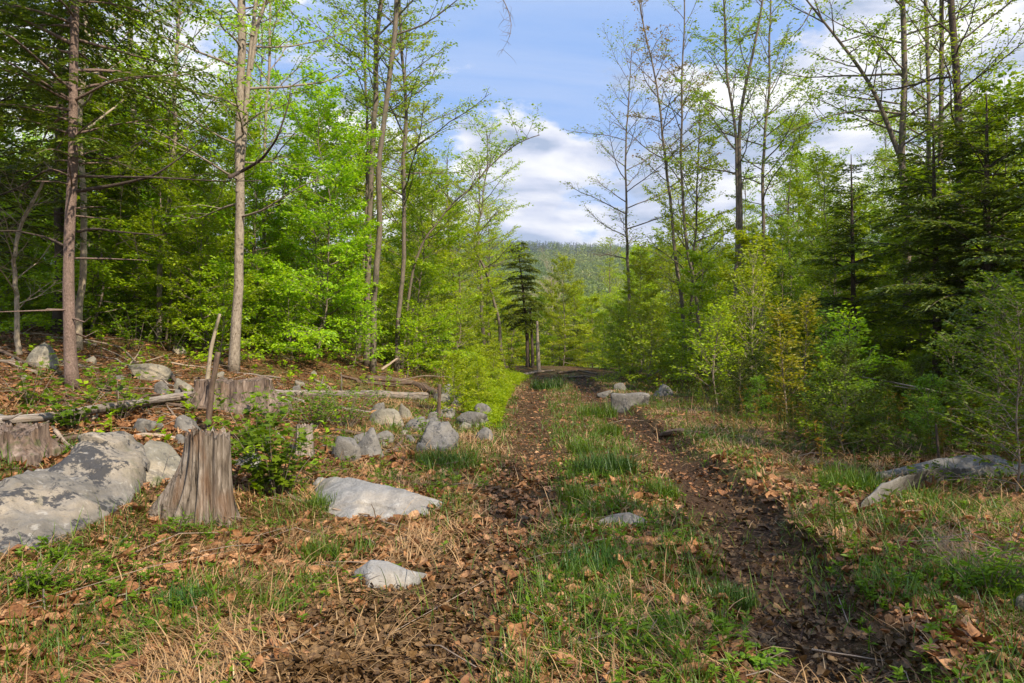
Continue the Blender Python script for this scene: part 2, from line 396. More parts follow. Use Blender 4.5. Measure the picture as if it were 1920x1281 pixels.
p = n('BsdfPrincipled', {'Base Color': c, 'Roughness': .95, 'Specular IOR Level': .12, 'Normal': bp.outputs[0]})
n('OutputMaterial', {'Surface': p.outputs[0]})
gb = MB(); gb.add(np.stack([X, Y, Zg], -1), grid_quads(X.shape[1], X.shape[0]))
tag(gb.build('ground', m, attrs={'soil': soil, 'far': sst(50, 110, Y)}), kind='structure')

# ---------------------------------------------------------------- rocks
def icos(sub):
    bm = bmesh.new(); bmesh.ops.create_icosphere(bm, subdivisions=sub, radius=1)
    v = np.array([x.co[:] for x in bm.verts]); t = np.array([[q.index for q in f.verts] for f in bm.faces]); bm.free(); return v, t
FOOT = []
def onrock(x, y, grow_=1.0):
    hit = np.zeros(len(x), bool)
    for poly in FOOT:
        c = poly.mean(0); q = c + (poly - c) * grow_; box = (x > q[:, 0].min()) & (x < q[:, 0].max()) & (y > q[:, 1].min()) & (y < q[:, 1].max())
        i = np.where(box & ~hit)[0]
        if not len(i): continue
        ins = np.zeros(len(i), bool); a, b_ = q, np.roll(q, -1, 0)
        for (x0, y0), (x1, y1) in zip(a, b_):
            if y0 == y1: continue
            ins ^= ((y0 > y[i]) != (y1 > y[i])) & (x[i] < (x1 - x0) * (y[i] - y0) / (y1 - y0) + x0)
        hit[i] = ins
    return hit
ICO5, ICO4 = icos(6), icos(4)


def rock(box, label, material, seed, depth=.9, yaw=0.0, group=None, big=False, sharp=20, sink=.3, flat=1.0):
    """a broken field stone that fills the photo box (x0,y0,x1,y1), lying on the ground there"""
    x0, y0, x1, y1 = box; r_ = np.random.default_rng(seed)
    p0 = ground_at((x0 + x1) / 2, y1); d = p0[1]
    w = (x1 - x0) / F * d; dep = w * depth; d2 = d + dep * .35
    w = (x1 - x0) / F * d2; c = np.array([((x0 + x1) / 2 - 960) / F * d2, d2, 0.]); c[2] = float(gz(c[0], c[1], False))
    h = max(EYE + (640 - y0) / F * (d2 + dep * .12) - c[2], w * .15)
    dv, t = ICO5 if big else ICO4
    k = 15; pn = nrm(r_.normal(size=(k, 3)) + np.array([0, 0, .15])); pdv = r_.uniform(.55, .95, k)
    pn = np.concatenate([pn, np.eye(3), -np.eye(3)]); pdv = np.concatenate([pdv, [1, 1, .95, 1, 1, 1]])
    rr = (np.maximum(dv @ pn.T, 0) ** sharp / pdv ** sharp).sum(1) ** (-1 / sharp)
    v = dv * rr[:, None]
    ca, sa_ = math.cos(yaw), math.sin(yaw); v = v @ np.array([[ca, sa_, 0], [-sa_, ca, 0], [0, 0, 1]])
    v *= 1 + .09 * fbm(v * 1.4 + seed, 4, seed)[:, None] + .022 * fbm(v * 7 + seed, 4, seed + 5, .6)[:, None] - .05 * (1 - sst(0, .09, np.abs(fbm(v * 1.1 + 5 * seed, 2, seed + 9))))[:, None]
    v[:, 0] *= w / np.ptp(v[:, 0]); v[:, 1] *= dep / np.ptp(v[:, 1])
    top, bot = v[:, 2].max(), v[:, 2].min(); v[:, 2] = np.where(v[:, 2] > 0, v[:, 2] / top * h * flat, v[:, 2] / -bot * (h * .4 + sink * .3))
    v[:, 0] -= (v[:, 0].max() + v[:, 0].min()) / 2
    th_ = np.arange(16) / 16 * 6.2832; FOOT.append(np.stack([c[0] + w * .46 * np.cos(th_), c[1] + dep * .46 * np.sin(th_)], 1))
    b = MB(); b.add(v, None, t); o = b.build('rock', material); o.location = c
    return tag(o, label, 'rock', group)


def loft_rock(front, ridge, label, material, seed, nu=150, nv=90, bulge=.05, rough=.03, back=.35, group=None, ledge=0.0, name='rock'):
    """front foot line and ridge line as (photo x, photo y, depth); closed under the ground"""
    ft = np.array([ground_at(p[0], p[1]) for p in front]); fr = resample(ft, nu)
    dq = np.interp([(p[0] - ridge[0][0]) / (ridge[-1][0] - ridge[0][0]) for p in ridge], np.linspace(0, 1, len(ft)), ft[:, 1]); dref = float(np.interp((ridge[0][0] + ridge[-1][0]) / 2, [f[0] for f in front], ft[:, 1]))
    ri = resample([PX(p[0], p[1], q + p[2] * max(ground_at(p[0], p[1])[1] - q, .1)) for p, q in zip(ridge, dq)], nu)
    bk = ri + np.array([0, back, -.45]); bk[:, 2] = np.minimum(bk[:, 2], gz(bk[:, 0], bk[:, 1]) - .1)
    lo = fr + np.array([0, .02, -.30])
    v = np.linspace(0, 1, nv)[:, None, None]
    a = np.clip(v / .12, 0, 1); b_ = np.clip((v - .12) / .66, 0, 1); c_ = np.clip((v - .78) / .22, 0, 1) ** 1.6
    b_ = b_ + .10 * np.sin(b_ * np.pi)
    P = lo + (fr - lo) * a + (ri - fr) * b_ + (bk - ri) * c_
    bu = np.sin(np.clip((v - .08) / .8, 0, 1) * np.pi)
    P = P + bu * bulge * np.array([0, -.55, .9])
    q = P * 2.6 + seed
    P = P + np.array([0, -.5, .86]) * (rough * fbm(q, 5, seed, .55) + rough * .5 * np.abs(fbm(q * .8 + 9, 3, seed + 3)) )[..., None]
    if ledge:
        f_ = fbm(P * np.array([1.6, 1.6, 1.6]) + np.array([seed, 0, 0]), 2, seed + 8)
        P = P - np.array([0, -.6, .8]) * (ledge * sst(.02, .10, f_))[..., None]
    c = P.reshape(-1, 3).mean(0); c[2] = float(gz(c[0], c[1])); FOOT.append(np.concatenate([fr[::8, :2] + [0, .02], (ri[::8, :2] + [0, .1])[::-1]]))
    mb = MB(); mb.add((P - c).reshape(-1, 3), grid_quads(nu, nv)); o = mb.build(name, material); o.location = c
    return tag(o, label, 'boulder' if name == 'boulder' else 'rock', group)


loft_rock([(-330, 1085), (-120, 1075), (0, 1056), (110, 1022), (190, 985), (245, 945), (272, 918), (279, 904)],
          [(-330, 1000, .4), (-120, 968, .4), (0, 926, .4), (70, 893, .42), (140, 850, .44), (190, 829, .45), (235, 824, .43), (268, 838, .38), (284, 868, .32), (282, 896, .25)],
          'huge sloping granite boulder with dark lichen patches left of the tall weathered stump', K_BOULDER, 3, nu=260, nv=160, bulge=.16, rough=.065, ledge=.06, name='boulder')
loft_rock([(255, 905), (290, 912), (330, 905), (350, 890)], [(258, 850, .4), (285, 832, .45), (318, 838, .45), (348, 868, .4)],
          'pale mossy rock filling the gap between the boulder and the tall stump', K_MOSSY, 14, nu=90, nv=60, bulge=.03, rough=.04)
loft_rock([(588, 915), (598, 945), (618, 972), (645, 987), (668, 974), (715, 979), (775, 976), (815, 962), (836, 950)],
          [(588, 906, .3), (596, 896, .45), (625, 893, .5), (690, 904, .5), (745, 917, .5), (790, 932, .45), (825, 943, .4), (838, 949, .3)],
          'smooth pale slab of granite beside the left rut, the larger of two', K_WHITE, 12, bulge=.02, rough=.022, ledge=.02)
loft_rock([(660, 1084), (690, 1106), (730, 1102), (770, 1098), (802, 1086)], [(664, 1078, .25), (695, 1053, .33), (728, 1056, .33), (768, 1072, .33), (801, 1082, .25)],
          'small pale flat rock half sunk in leaves at the left rut edge', K_WHITE, 22, nu=90, nv=60, bulge=.03, rough=.02, back=.2)
loft_rock([(1122, 984), (1150, 986), (1185, 988), (1212, 984)], [(1120, 979, .3), (1145, 966, .4), (1180, 962, .4), (1206, 972, .4), (1214, 981, .3)],
          'small grey stone poking out of the grass between the ruts', K_GREY, 25, nu=80, nv=50, bulge=.03, rough=.015, back=.2)
loft_rock([(1612, 963), (1650, 942), (1710, 917), (1800, 904), (1920, 895), (2050, 892)], [(1614, 945, .3), (1650, 912, .35), (1700, 893, .35), (1760, 882, .35), (1860, 874, .35), (1960, 866, .35), (2050, 872, .35)],
          'long grey rock ledge at the right edge, the nearer of two', K_GREY, 31, nu=150, nv=70, bulge=.06, rough=.025, ledge=.02)
loft_rock([(1640, 900), (1720, 893), (1800, 884), (1905, 884)], [(1640, 889, .3), (1700, 876, .4), (1760, 863, .4), (1820, 855, .4), (1870, 858, .4), (1907, 872, .3)],
          'flat grey rock ledge behind the long ledge at right', K_GREY, 32, nu=100, nv=60, bulge=.05, rough=.025)
for i, (bx, lb, mt, kw) in enumerate([
    ((620, 815, 682, 864), 'upright grey rock, leftmost of the row beside the track', K_GREY, dict(depth=.8)),
    ((660, 800, 722, 860), 'tall slanted grey rock in the middle of the rock row', K_GREY, dict(depth=.8, yaw=.5)),
    ((700, 806, 740, 832), 'low rounded rock behind the tall slanted one', K_GREY, dict(depth=.9)),
    ((770, 790, 862, 845), 'wide grey rock standing behind a dark curved root', K_GREY, dict(depth=.8, big=True, yaw=.2, sharp=26)),
    ((692, 764, 762, 797), 'dark tan rock under the end of the fallen grey log', K_MOSSY, dict(depth=.8)),
    ((742, 755, 772, 785), 'small tan rock leaning under the log end', K_MOSSY, dict(depth=.7)),
    ((798, 770, 822, 794), 'small square rock between the log and the wide grey rock', K_GREY, dict(depth=.8)),
    ((850, 769, 915, 798), 'rough grey rock at the end of the rock row nearest the track', K_GREY, dict(depth=.8)),
    ((254, 680, 326, 712), 'rounded mossy rock in leaf litter behind the thick stump', K_MOSSY, dict(depth=.8, big=True)),
    ((288, 714, 320, 740), 'small blue grey stone below the rounded mossy rock', K_GREY, dict(depth=.7)),
    ((325, 708, 362, 735), 'tan stone wedged beside the thick stump', K_MOSSY, dict(depth=.7)),
    ((246, 782, 302, 814), 'angular grey rock under the long leaning log', K_GREY, dict(depth=.7, sharp=26)),
    ((318, 776, 378, 812), 'flat broken rock beside the standing pole', K_GREY, dict(depth=.9, sharp=26)),
    ((328, 814, 352, 834), 'small pale stone between the boulder and the tall stump', K_GREY, dict(depth=.8)),
    ((434, 846, 492, 880), 'grey rock just right of the tall weathered stump', K_GREY, dict(depth=.9)),
    ((50, 642, 112, 690), 'dark mossy outcrop on the leafy bank at far left', K_MOSSY, dict(depth=1.1, big=True)),
    ((-15, 774, 22, 806), 'grey rock at the left edge above the long log', K_GREY, dict(depth=.8)),
    ((320, 645, 352, 663), 'mossy stone under the saplings behind the bank', K_MOSSY, dict(depth=.8)),
    ((1144, 735, 1216, 766), 'long grey rock beside the track under the right thicket', K_GREY, dict(depth=.5)),
    ((1118, 731, 1150, 745), 'small pale stone at the far right edge of the track', K_GREY, dict(depth=.6)),
    ((1222, 719, 1264, 743), 'rounded rock with pale top under the dark right thicket', K_GREY, dict(depth=.7)),
    ((1150, 717, 1176, 732), 'small flat stone by the bend of the track', K_GREY, dict(depth=.6)),
    ((1897, 1102, 1960, 1160), 'mossy stone cut by the lower right edge', K_MOSSY, dict(depth=.8)),
]): rock(bx, lb, mt, 40 + i, **kw)

# ---------------------------------------------------------------- stumps, logs, sticks
def stump(name, label, px, top, base, d, r_top, flare, roots, material, seed, cut=.02, hollow=.03, rot=0.0):
    c = np.array([(px - 960) / F * d, d, 0.]); c[2] = float(gz(c[0], c[1], False))
    h = EYE + (640 - top) / F * d - c[2]; nu, nv = 260, 90
    th = np.arange(nu) / nu * 2 * np.pi; zc_ = np.linspace(-.22, h, nv)[:, None]; t = np.clip(zc_ / h, 0, 1)
    cs = np.stack([np.cos(th), np.sin(th)], -1)
    G = np.stack([np.broadcast_to(cs[:, 0] * 3, (nv, nu)), np.broadcast_to(cs[:, 1] * 3, (nv, nu)), np.broadcast_to(t * h * 1.1, (nv, nu))], -1)
    r = r_top * (1 + .06 * fbm(G * .5, 2, seed)) + flare * (1 - t) ** 2.3
    for (az, amp, wd, pw) in roots:
        dth = np.angle(np.exp(1j * (th - az))); r = r + amp * np.exp(-(dth / wd) ** 2) * (1 - t) ** pw
    gv = fbm(G * np.array([2.4, 2.4, .55]) + seed, 4, seed + 1, .6)
    r = r + np.clip(-zc_, 0, 1) * .25 + r_top * (.24 * fbm(G * np.array([.9, .9, .35]) + seed, 3, seed + 6) + .08 * gv + .035 * np.abs(fbm(G * np.array([6, 6, .8]), 3, seed + 2)))
    z = np.broadcast_to(zc_, (nv, nu)) + 0.0
    z = z + sst(.6, 1, t) * cut * fbm(np.stack([cs[:, 0] * 4, cs[:, 1] * 4, 0 * th], -1), 4, seed + 4, .7)[None]
    v = np.stack([cs[:, 0] * r, cs[:, 1] * r, z], -1)
    gr = np.stack([cs[:, 0] * r, cs[:, 1] * r, z], -1)
    lean = np.array([math.sin(rot), 0, 0]); v = v + lean * np.clip(z[..., None], 0, 9)
    b = MB(); b.add(v.reshape(-1, 3), grid_quads(nu, nv, True), None, .5, gr.reshape(-1, 3))
    root = empty(name, c, label, 'tree stump'); b.build('trunk', material, root, grain=True)
    k = 26; s = np.linspace(1, .02, k)[:, None]; ctr = v[-1].mean(0)
    cap = ctr + (v[-1] - ctr)[None] * s[..., None]
    cap[..., 2] += -hollow * (1 - s ** 2) + .012 * fbm(np.stack([cap[..., 0] * 22, cap[..., 1] * 22, 0 * cap[..., 0]], -1), 3, seed) * np.clip((1 - s) * 6, 0, 1) + .002
    b = MB(); b.add(cap.reshape(-1, 3), grid_quads(nu, k, True), None, .5, np.stack([cap[..., 0], cap[..., 1], cap[..., 2] * 6], -1).reshape(-1, 3))
    b.build('cut_top', material, root, grain=True)
    return root


stump('tree_stump', 'tall weathered grey stump with a spreading root at the boulder', 391, 818, 960, 5.45, .145, .010,
      [(-2.75, .36, .26, 1.8), (-2.1, .20, .22, 1.9), (-1.65, .10, .16, 1.6), (-.45, .11, .2, 3.0), (.5, .08, .3, 3.5), (2.7, .16, .4, 3), (-1.75, -.05, .10, .25), (-.95, -.04, .08, .3), (-1.2, .05, .2, 1.5)], WD_STUMP, 2, cut=.06)
stump('tree_stump', 'very thick dark stump standing behind the tall weathered stump', 437, 711, 785, 9.9, .46, .09,
      [(-.9, .10, .4, 2), (-2.3, .12, .4, 2), (.6, .2, .4, 2.4), (2.6, .2, .4, 2.4)], WD_DARK, 5, cut=.03, hollow=.02)
stump('tree_stump', 'small pale stump among the seedlings right of the thick stump', 570, 797, 830, 7.9, .088, .03,
      [(-.9, .05, .5, 2), (2.1, .05, .5, 2)], WD_LOG, 8, cut=.02)
stump('tree_stump', 'mossy rotten stump cut off by the left edge', 12, 808, 890, 6.1, .23, .07,
      [(-2.2, .14, .5, 1.6), (-.5, .1, .4, 2), (1, .1, .5, 2)], WD_DARK, 9, cut=.05, rot=.1)


def ground_log(name, label, pts, r0, r1, material, seed, cat='log', lift=.6, sides=18, rough=.18, group=None, child=None, depths=None):
    """a log or stick lying along a line of photo points; lift is in radii, or (photo points with depths) hung at those depths"""
    P = np.array([ground_at(*p) + np.array([0, 0, r0 * lift]) for p in pts]) if depths is None else np.array([PX(p[0], p[1], q) for p, q in zip(pts, depths)])
    m_ = max(12, int(np.linalg.norm(np.diff(P, axis=0), axis=1).sum() / .08)); m_ = min(m_, 90); L = resample(P, m_)
    c = L[0].copy(); b = MB(); t = np.linspace(0, 1, m_)
    L = L + .35 * r0 * fbm(np.stack([t * 6, 0 * t + seed, 0 * t], -1), 3, seed)[:, None] * np.array([.3, .3, .6])
    tube(b, L - c, (r0 + (r1 - r0) * t) * (1 + .08 * fbm(np.stack([t * 12, 0 * t, 0 * t + seed], -1), 2, seed)), sides, rough, seed)
    if r0 > .03 and name == 'fallen_log':
        q_ = np.random.default_rng(seed + 50)
        for j in range(5):
            i = int(q_.integers(3, m_ - 3)); e = nrm(q_.normal(size=3) + np.array([0, -.3, .8])) * q_.uniform(.12, .5); tube(b, np.array([L[i], L[i] + e * .5 + q_.normal(size=3) * .02, L[i] + e]) - c, [r0 * .4, r0 * .3, r0 * .12], 6)
    o = b.build(name, material, grain=True); o.location = c
    return tag(o, label, cat, group)


ground_log('fallen_log', 'long weathered grey log lying across the bank to the thick stump', [(-60, 812), (20, 808), (110, 799), (180, 786), (260, 770), (340, 758), (425, 752)],
           .045, .062, WD_LOG, 3, lift=2.4)
ground_log('fallen_log', 'pale grey log running right from the thick stump to the rock row', [(500, 742), (600, 744), (700, 745), (798, 748)], .055, .10, WD_LOG, 4, lift=.9)
ground_log('fallen_log', 'dark rotten log curving down behind the pale log', [(690, 712), (735, 715), (775, 722), (805, 737), (835, 752)], .07, .12, B_ROOT, 6, lift=.7)
ground_log('dead_root', 'dark curved root lying in front of the wide grey rock', [(704, 838), (735, 829), (775, 824), (812, 833), (842, 852)], .022, .012, B_ROOT, 7, 'root', lift=2.2)
ground_log('dead_root', 'dark branching root lying in leaves before the wide grey rock', [(735, 850), (752, 832), (760, 815), (752, 805)], .025, .02, B_ROOT, 8, 'root')
ground_log('dead_branch', 'grey branch arching behind the boulder top', [(236, 828), (270, 819), (310, 822), (350, 832)], .022, .028, WD_STICK, 9, 'branch', lift=1.2)
ground_log('dead_branch', 'dark curved branch on soil between the left stump and the boulder', [(66, 838), (120, 826), (170, 818), (215, 820)], .022, .03, B_ROOT, 10, 'branch')
ground_log('dead_branch', 'pale stick poking out beside the left stump', [(70, 826), (90, 820), (108, 816)], .012, .008, WD_STICK, 11, 'branch')
ground_log('dead_branch', 'dark stick leaning from the mossy rock to the thick stump', [(322, 712), (335, 728), (352, 752)], .03, .025, B_ROOT, 12, 'branch', lift=2)
ground_log('dead_branch', 'short dark branch lying on litter left of the thick stump', [(232, 756), (265, 744), (300, 742)], .03, .015, B_ROOT, 13, 'branch')
ground_log('dead_branch', 'dark stick crossing the bank at far left', [(-5, 660), (30, 676), (65, 694)], .03, .02, B_ROOT, 14, 'branch', lift=1.5)
ground_log('dead_branch', 'bent pale branch on litter under the saplings', [(160, 640), (200, 648), (228, 655), (255, 682)], .02, .012, WD_STICK, 15, 'branch', lift=2)
ground_log('dead_branch', 'long thin branch on the bank pointing to the mossy rock', [(190, 655), (215, 665), (240, 678)], .015, .01, WD_STICK, 16, 'branch', lift=2)
ground_log('dead_branch', 'pale branch lying right of the mossy rock', [(320, 684), (350, 690), (388, 692)], .02, .012, WD_STICK, 17, 'branch', lift=2)
ground_log('dead_branch', 'grey branch behind the pale log near the trunk pair', [(640, 708), (680, 718), (730, 722), (800, 722)], .03, .018, B_ROOT, 18, 'branch', lift=1.5)
ground_log('dead_branch', 'thin pale branch arching out of the weeds by the trunk pair', [(745, 715), (790, 704), (850, 707)], .014, .008, WD_STICK, 19, 'branch', depths=[16.5, 16.4, 16.2])
ground_log('dead_branch', 'slanted pale branch leaning at the foot of the forked trunk', [(715, 693), (745, 672)], .035, .025, WD_STICK, 20, 'branch', depths=[18.5, 18.8])
ground_log('fallen_pole', 'slim dark pole sloping down through the right undergrowth', [(1585, 702), (1650, 712), (1740, 730), (1830, 752), (1925, 770)], .010, .018, B_TWIG, 21, 'pole', depths=[12, 11.4, 10.6, 10, 9.3])
ground_log('fallen_pole', 'thinner pale pole just under the slim dark pole at right', [(1605, 714), (1680, 724), (1770, 736), (1860, 762)], .006, .010, WD_STICK, 22, 'pole', depths=[11.8, 11.1, 10.4, 9.8])
ground_log('dead_branch', 'thin twig lying on grass beside the right rut', [(1615, 1103), (1665, 1090), (1722, 1072)], .006, .004, WD_STICK, 23, 'branch', lift=2.5)
ground_log('dead_branch', 'dark clod of roots on the grass right of the track', [(1240, 818), (1270, 812), (1318, 816)], .05, .035, B_ROOT, 24, 'branch', rough=.5)


for i, (pp, lb) in enumerate([([(985, 706), (1010, 700), (1040, 697)], 'pale stick in the brush pile at the crest of the track'), ([(1045, 702), (1085, 698), (1120, 704)], 'dark branch across the crest of the track'),
                              ([(960, 712), (985, 703), (1005, 699)], 'low stick at the left end of the crest brush pile'), ([(1065, 712), (1095, 708), (1125, 714)], 'dark rotten branch in the mud before the crest')]):
    ground_log('dead_branch', lb, pp, .05, .03, (WD_STICK, B_ROOT)[i % 2], 60 + i, 'branch', lift=1.5)


def pole(name, label, pts, d, r0, r1, material, seed, cat, jag=True):
    P = np.array([PX(a, b, d) for a, b in pts]); g = ground_at(*pts[0]); P = P + np.array([0, 0, 0])
    P[0, 2] = min(P[0, 2], float(gz(P[0, 0], P[0, 1])) - .05)
    L = resample(P, 26); c = L[0].copy(); b = MB(); tube(b, L - c, np.linspace(r0, r1, 26), 12, .15, seed)
    o = b.build(name, material, grain=True); o.location = c; return tag(o, label, cat)


pole('dead_pole', 'short dead grey pole standing behind the tall weathered stump', [(388, 815), (396, 735), (409, 660)], 8.0, .036, .03, B_ROOT, 3, 'pole')
pole('dead_pole', 'thin broken pale pole standing left of the pale forked trunk', [(385, 712), (396, 650), (412, 588)], 10.8, .035, .022, B_BEECH, 4, 'pole')
pole('tree_snag', 'bare broken snag standing at the left side of the track crest', [(1011, 696), (1008, 650), (1007, 602)], 32, .10, .055, B_PALE, 5, 'snag')
pole('dead_pole', 'short broken post beside the weeds and the rock row', [(823, 757), (824, 720)], 12.0, .036, .03, B_ROOT, 6, 'pole')
pole('dead_pole', 'thin black stick standing in the right undergrowth', [(1763, 855), (1757, 825), (1755, 795)], 8.0, .017, .012, B_DARK, 7, 'pole')

# ---------------------------------------------------------------- trees
def leafset(r_, pts, lat, n_, off, up, flat, droop):
    """n_ leaves along a twig: places, directions, normals"""
    m_ = len(pts); s = r_.uniform(.12, 1.0, n_) * (m_ - 1); i = np.minimum(s.astype(int), m_ - 2); f = (s - i)[:, None]
    P = pts[i] * (1 - f) + pts[i + 1] * f; T = nrm(pts[i + 1] - pts[i])
    sd = np.where(r_.random(n_) < .5, -1., 1.)[:, None]; S = nrm(np.cross(T, np.array([0, 0, 1.])) + 1e-4)
    D = nrm(T * r_.uniform(.1, 1, (n_, 1)) + S * sd * r_.uniform(.3, 1, (n_, 1)) + np.array([0, 0, -1.]) * droop * r_.uniform(0, 1.4, (n_, 1)))
    N = nrm(np.array([0, 0, 1.]) * flat + r_.normal(size=(n_, 3)) * (1 - flat) * .9 + .001)
    return P + S * sd * r_.uniform(0, off, (n_, 1)) + r_.normal(size=(n_, 3)) * off * .35, D, N


MULT = 2.3
def grow(seed, trunk, r0, r1, b0=.3, nb=30, L=2.0, elev=(20, 60), leaf=.08, lw=.55, per=9, sub=5, flat=.6, droop=.35, bend=.25, tip=.3, prof=None,
         tmpl=T_QUAD, off=.10, sides=9, limbs=(), subL=.42, bare=0.0, wr=.013):
    """returns (wood, crown) builders of one broadleaf tree whose trunk follows the given local points"""
    r_ = np.random.default_rng(seed); wood, crown = MB(), MB()
    tr = resample(trunk, 40); H = len(tr); tt = np.linspace(0, 1, H)
    tr = tr + (r0 * .6) * fbm(np.stack([tt * 9, 0 * tt + seed, 0 * tt], -1), 3, seed)[:, None] * np.array([1, 1, 0]) * sst(0, .15, tt)[:, None]
    rad = r0 + (r1 - r0) * tt ** .8; rad = rad * (1 + .35 * np.exp(-tt * 38))
    tube(wood, tr, rad, sides, .08, seed)
    prof = prof or (lambda t: math.sin(min(1, .25 + t * .9) * math.pi) ** .6 if t < .83 else .75 * (1.02 - t) / .19 + .12)
    LP, LD, LN = [], [], []
    def twig(pts, n_):
        n_ = int(n_ * MULT); P, D, N = leafset(r_, pts, None, n_, off, 1, flat, droop); LP.append(P); LD.append(D); LN.append(N)
    def branch(p0, dr, ln, rb, k=7):
        d_ = nrm(np.array(dr)); pts = [p0]; up = r_.uniform(.2, 1) * bend
        for j in range(k):
            d_ = nrm(d_ + np.array([0, 0, up / k * 1.6]) + r_.normal(size=3) * .10); pts.append(pts[-1] + d_ * ln / k)
        pts = np.array(pts); tube(wood, pts, np.linspace(rb, rb * .18 + .0015, k + 1), 5, 0, 0, close=False)
        isb = r_.random() < bare
        ns = max(3, int(sub * (ln ** .6)))
        for j in range(ns):
            s = .22 + .76 * (j + r_.random()) / ns; q = s * k; i = min(int(q), k - 1); b_ = pts[i] + (pts[i + 1] - pts[i]) * (q - i)
            T = nrm(pts[i + 1] - pts[i]); S = nrm(np.cross(T, [0, 0, 1.])); sg = 1 if j % 2 else -1
            dd = nrm(T * .75 + S * sg * r_.uniform(.55, 1.0) + np.array([0, 0, r_.uniform(-.15, .3)])); l2 = ln * subL * (1.15 - s) * r_.uniform(.7, 1.3) + .16
            e = b_ + dd * l2; mid = (b_ + e) / 2 + np.array([0, 0, .05 * l2]) + r_.normal(size=3) * .04 * l2
            sp = np.array([b_, mid, e + np.array([0, 0, -.04 * l2])]); tube(wood, sp, np.array([rb * .3 + .002, rb * .18 + .002, .0015]), 3, 0, 0, close=False)
            if not isb: twig(sp, max(2, int(per * (.5 + l2))))
            elif r_.random() < .8: # bare twiglets
                for _ in range(3):
                    e2 = sp[1] + nrm(dd + r_.normal(size=3) * .6) * l2 * .6; tube(wood, np.array([sp[1], (sp[1] + e2) / 2, e2]), [.003, .0025, .0015], 3, close=False)
        if not isb: twig(pts[k // 2:], max(2, int(per * .6)))
    for i in range(nb):
        t = b0 + (1 - b0) * (i + r_.random() * .8) / nb; q = t * (H - 1); j = min(int(q), H - 2); p0 = tr[j] + (tr[j + 1] - tr[j]) * (q - j)
        az = i * 2.39996 + r_.normal() * .4; u = (t - b0) / (1 - b0); el = R(elev[0] + (elev[1] - elev[0]) * u + r_.normal() * 8)
        ln = L * prof(u) * r_.uniform(.65, 1.25); rb = min(rad[j] * .55, wr * (ln + .4) * .7)
        branch(p0, (math.cos(az) * math.cos(el), math.sin(az) * math.cos(el), math.sin(el)), ln, rb)
    for (lp, ra, rb_, nsub, sl) in limbs:                     # limbs traced by hand, with their own side branches
        lp = resample(lp, 16); tube(wood, lp, np.linspace(ra, rb_, 16), 6, 0, 0, close=False)
        for i in range(nsub):
            q = (.25 + .75 * (i + r_.random()) / nsub) * 14.9; j = int(q); p0 = lp[j] + (lp[j + 1] - lp[j]) * (q - j); T = nrm(lp[j + 1] - lp[j])
            v = nrm(r_.normal(size=3) + np.array([0, 0, .3])); branch(p0, T * .6 + v, sl * r_.uniform(.5, 1.2), max(ra * .3, .004), 5)
    if LP:
        P, D, N = np.concatenate(LP), np.concatenate(LD), np.concatenate(LN); n_ = len(P)
        sz = leaf * 1.12 * r_.uniform(.6, 1.25, n_); leaves(crown, P, D, N, sz, sz * lw, r_.random(n_), tmpl)
    return wood, crown


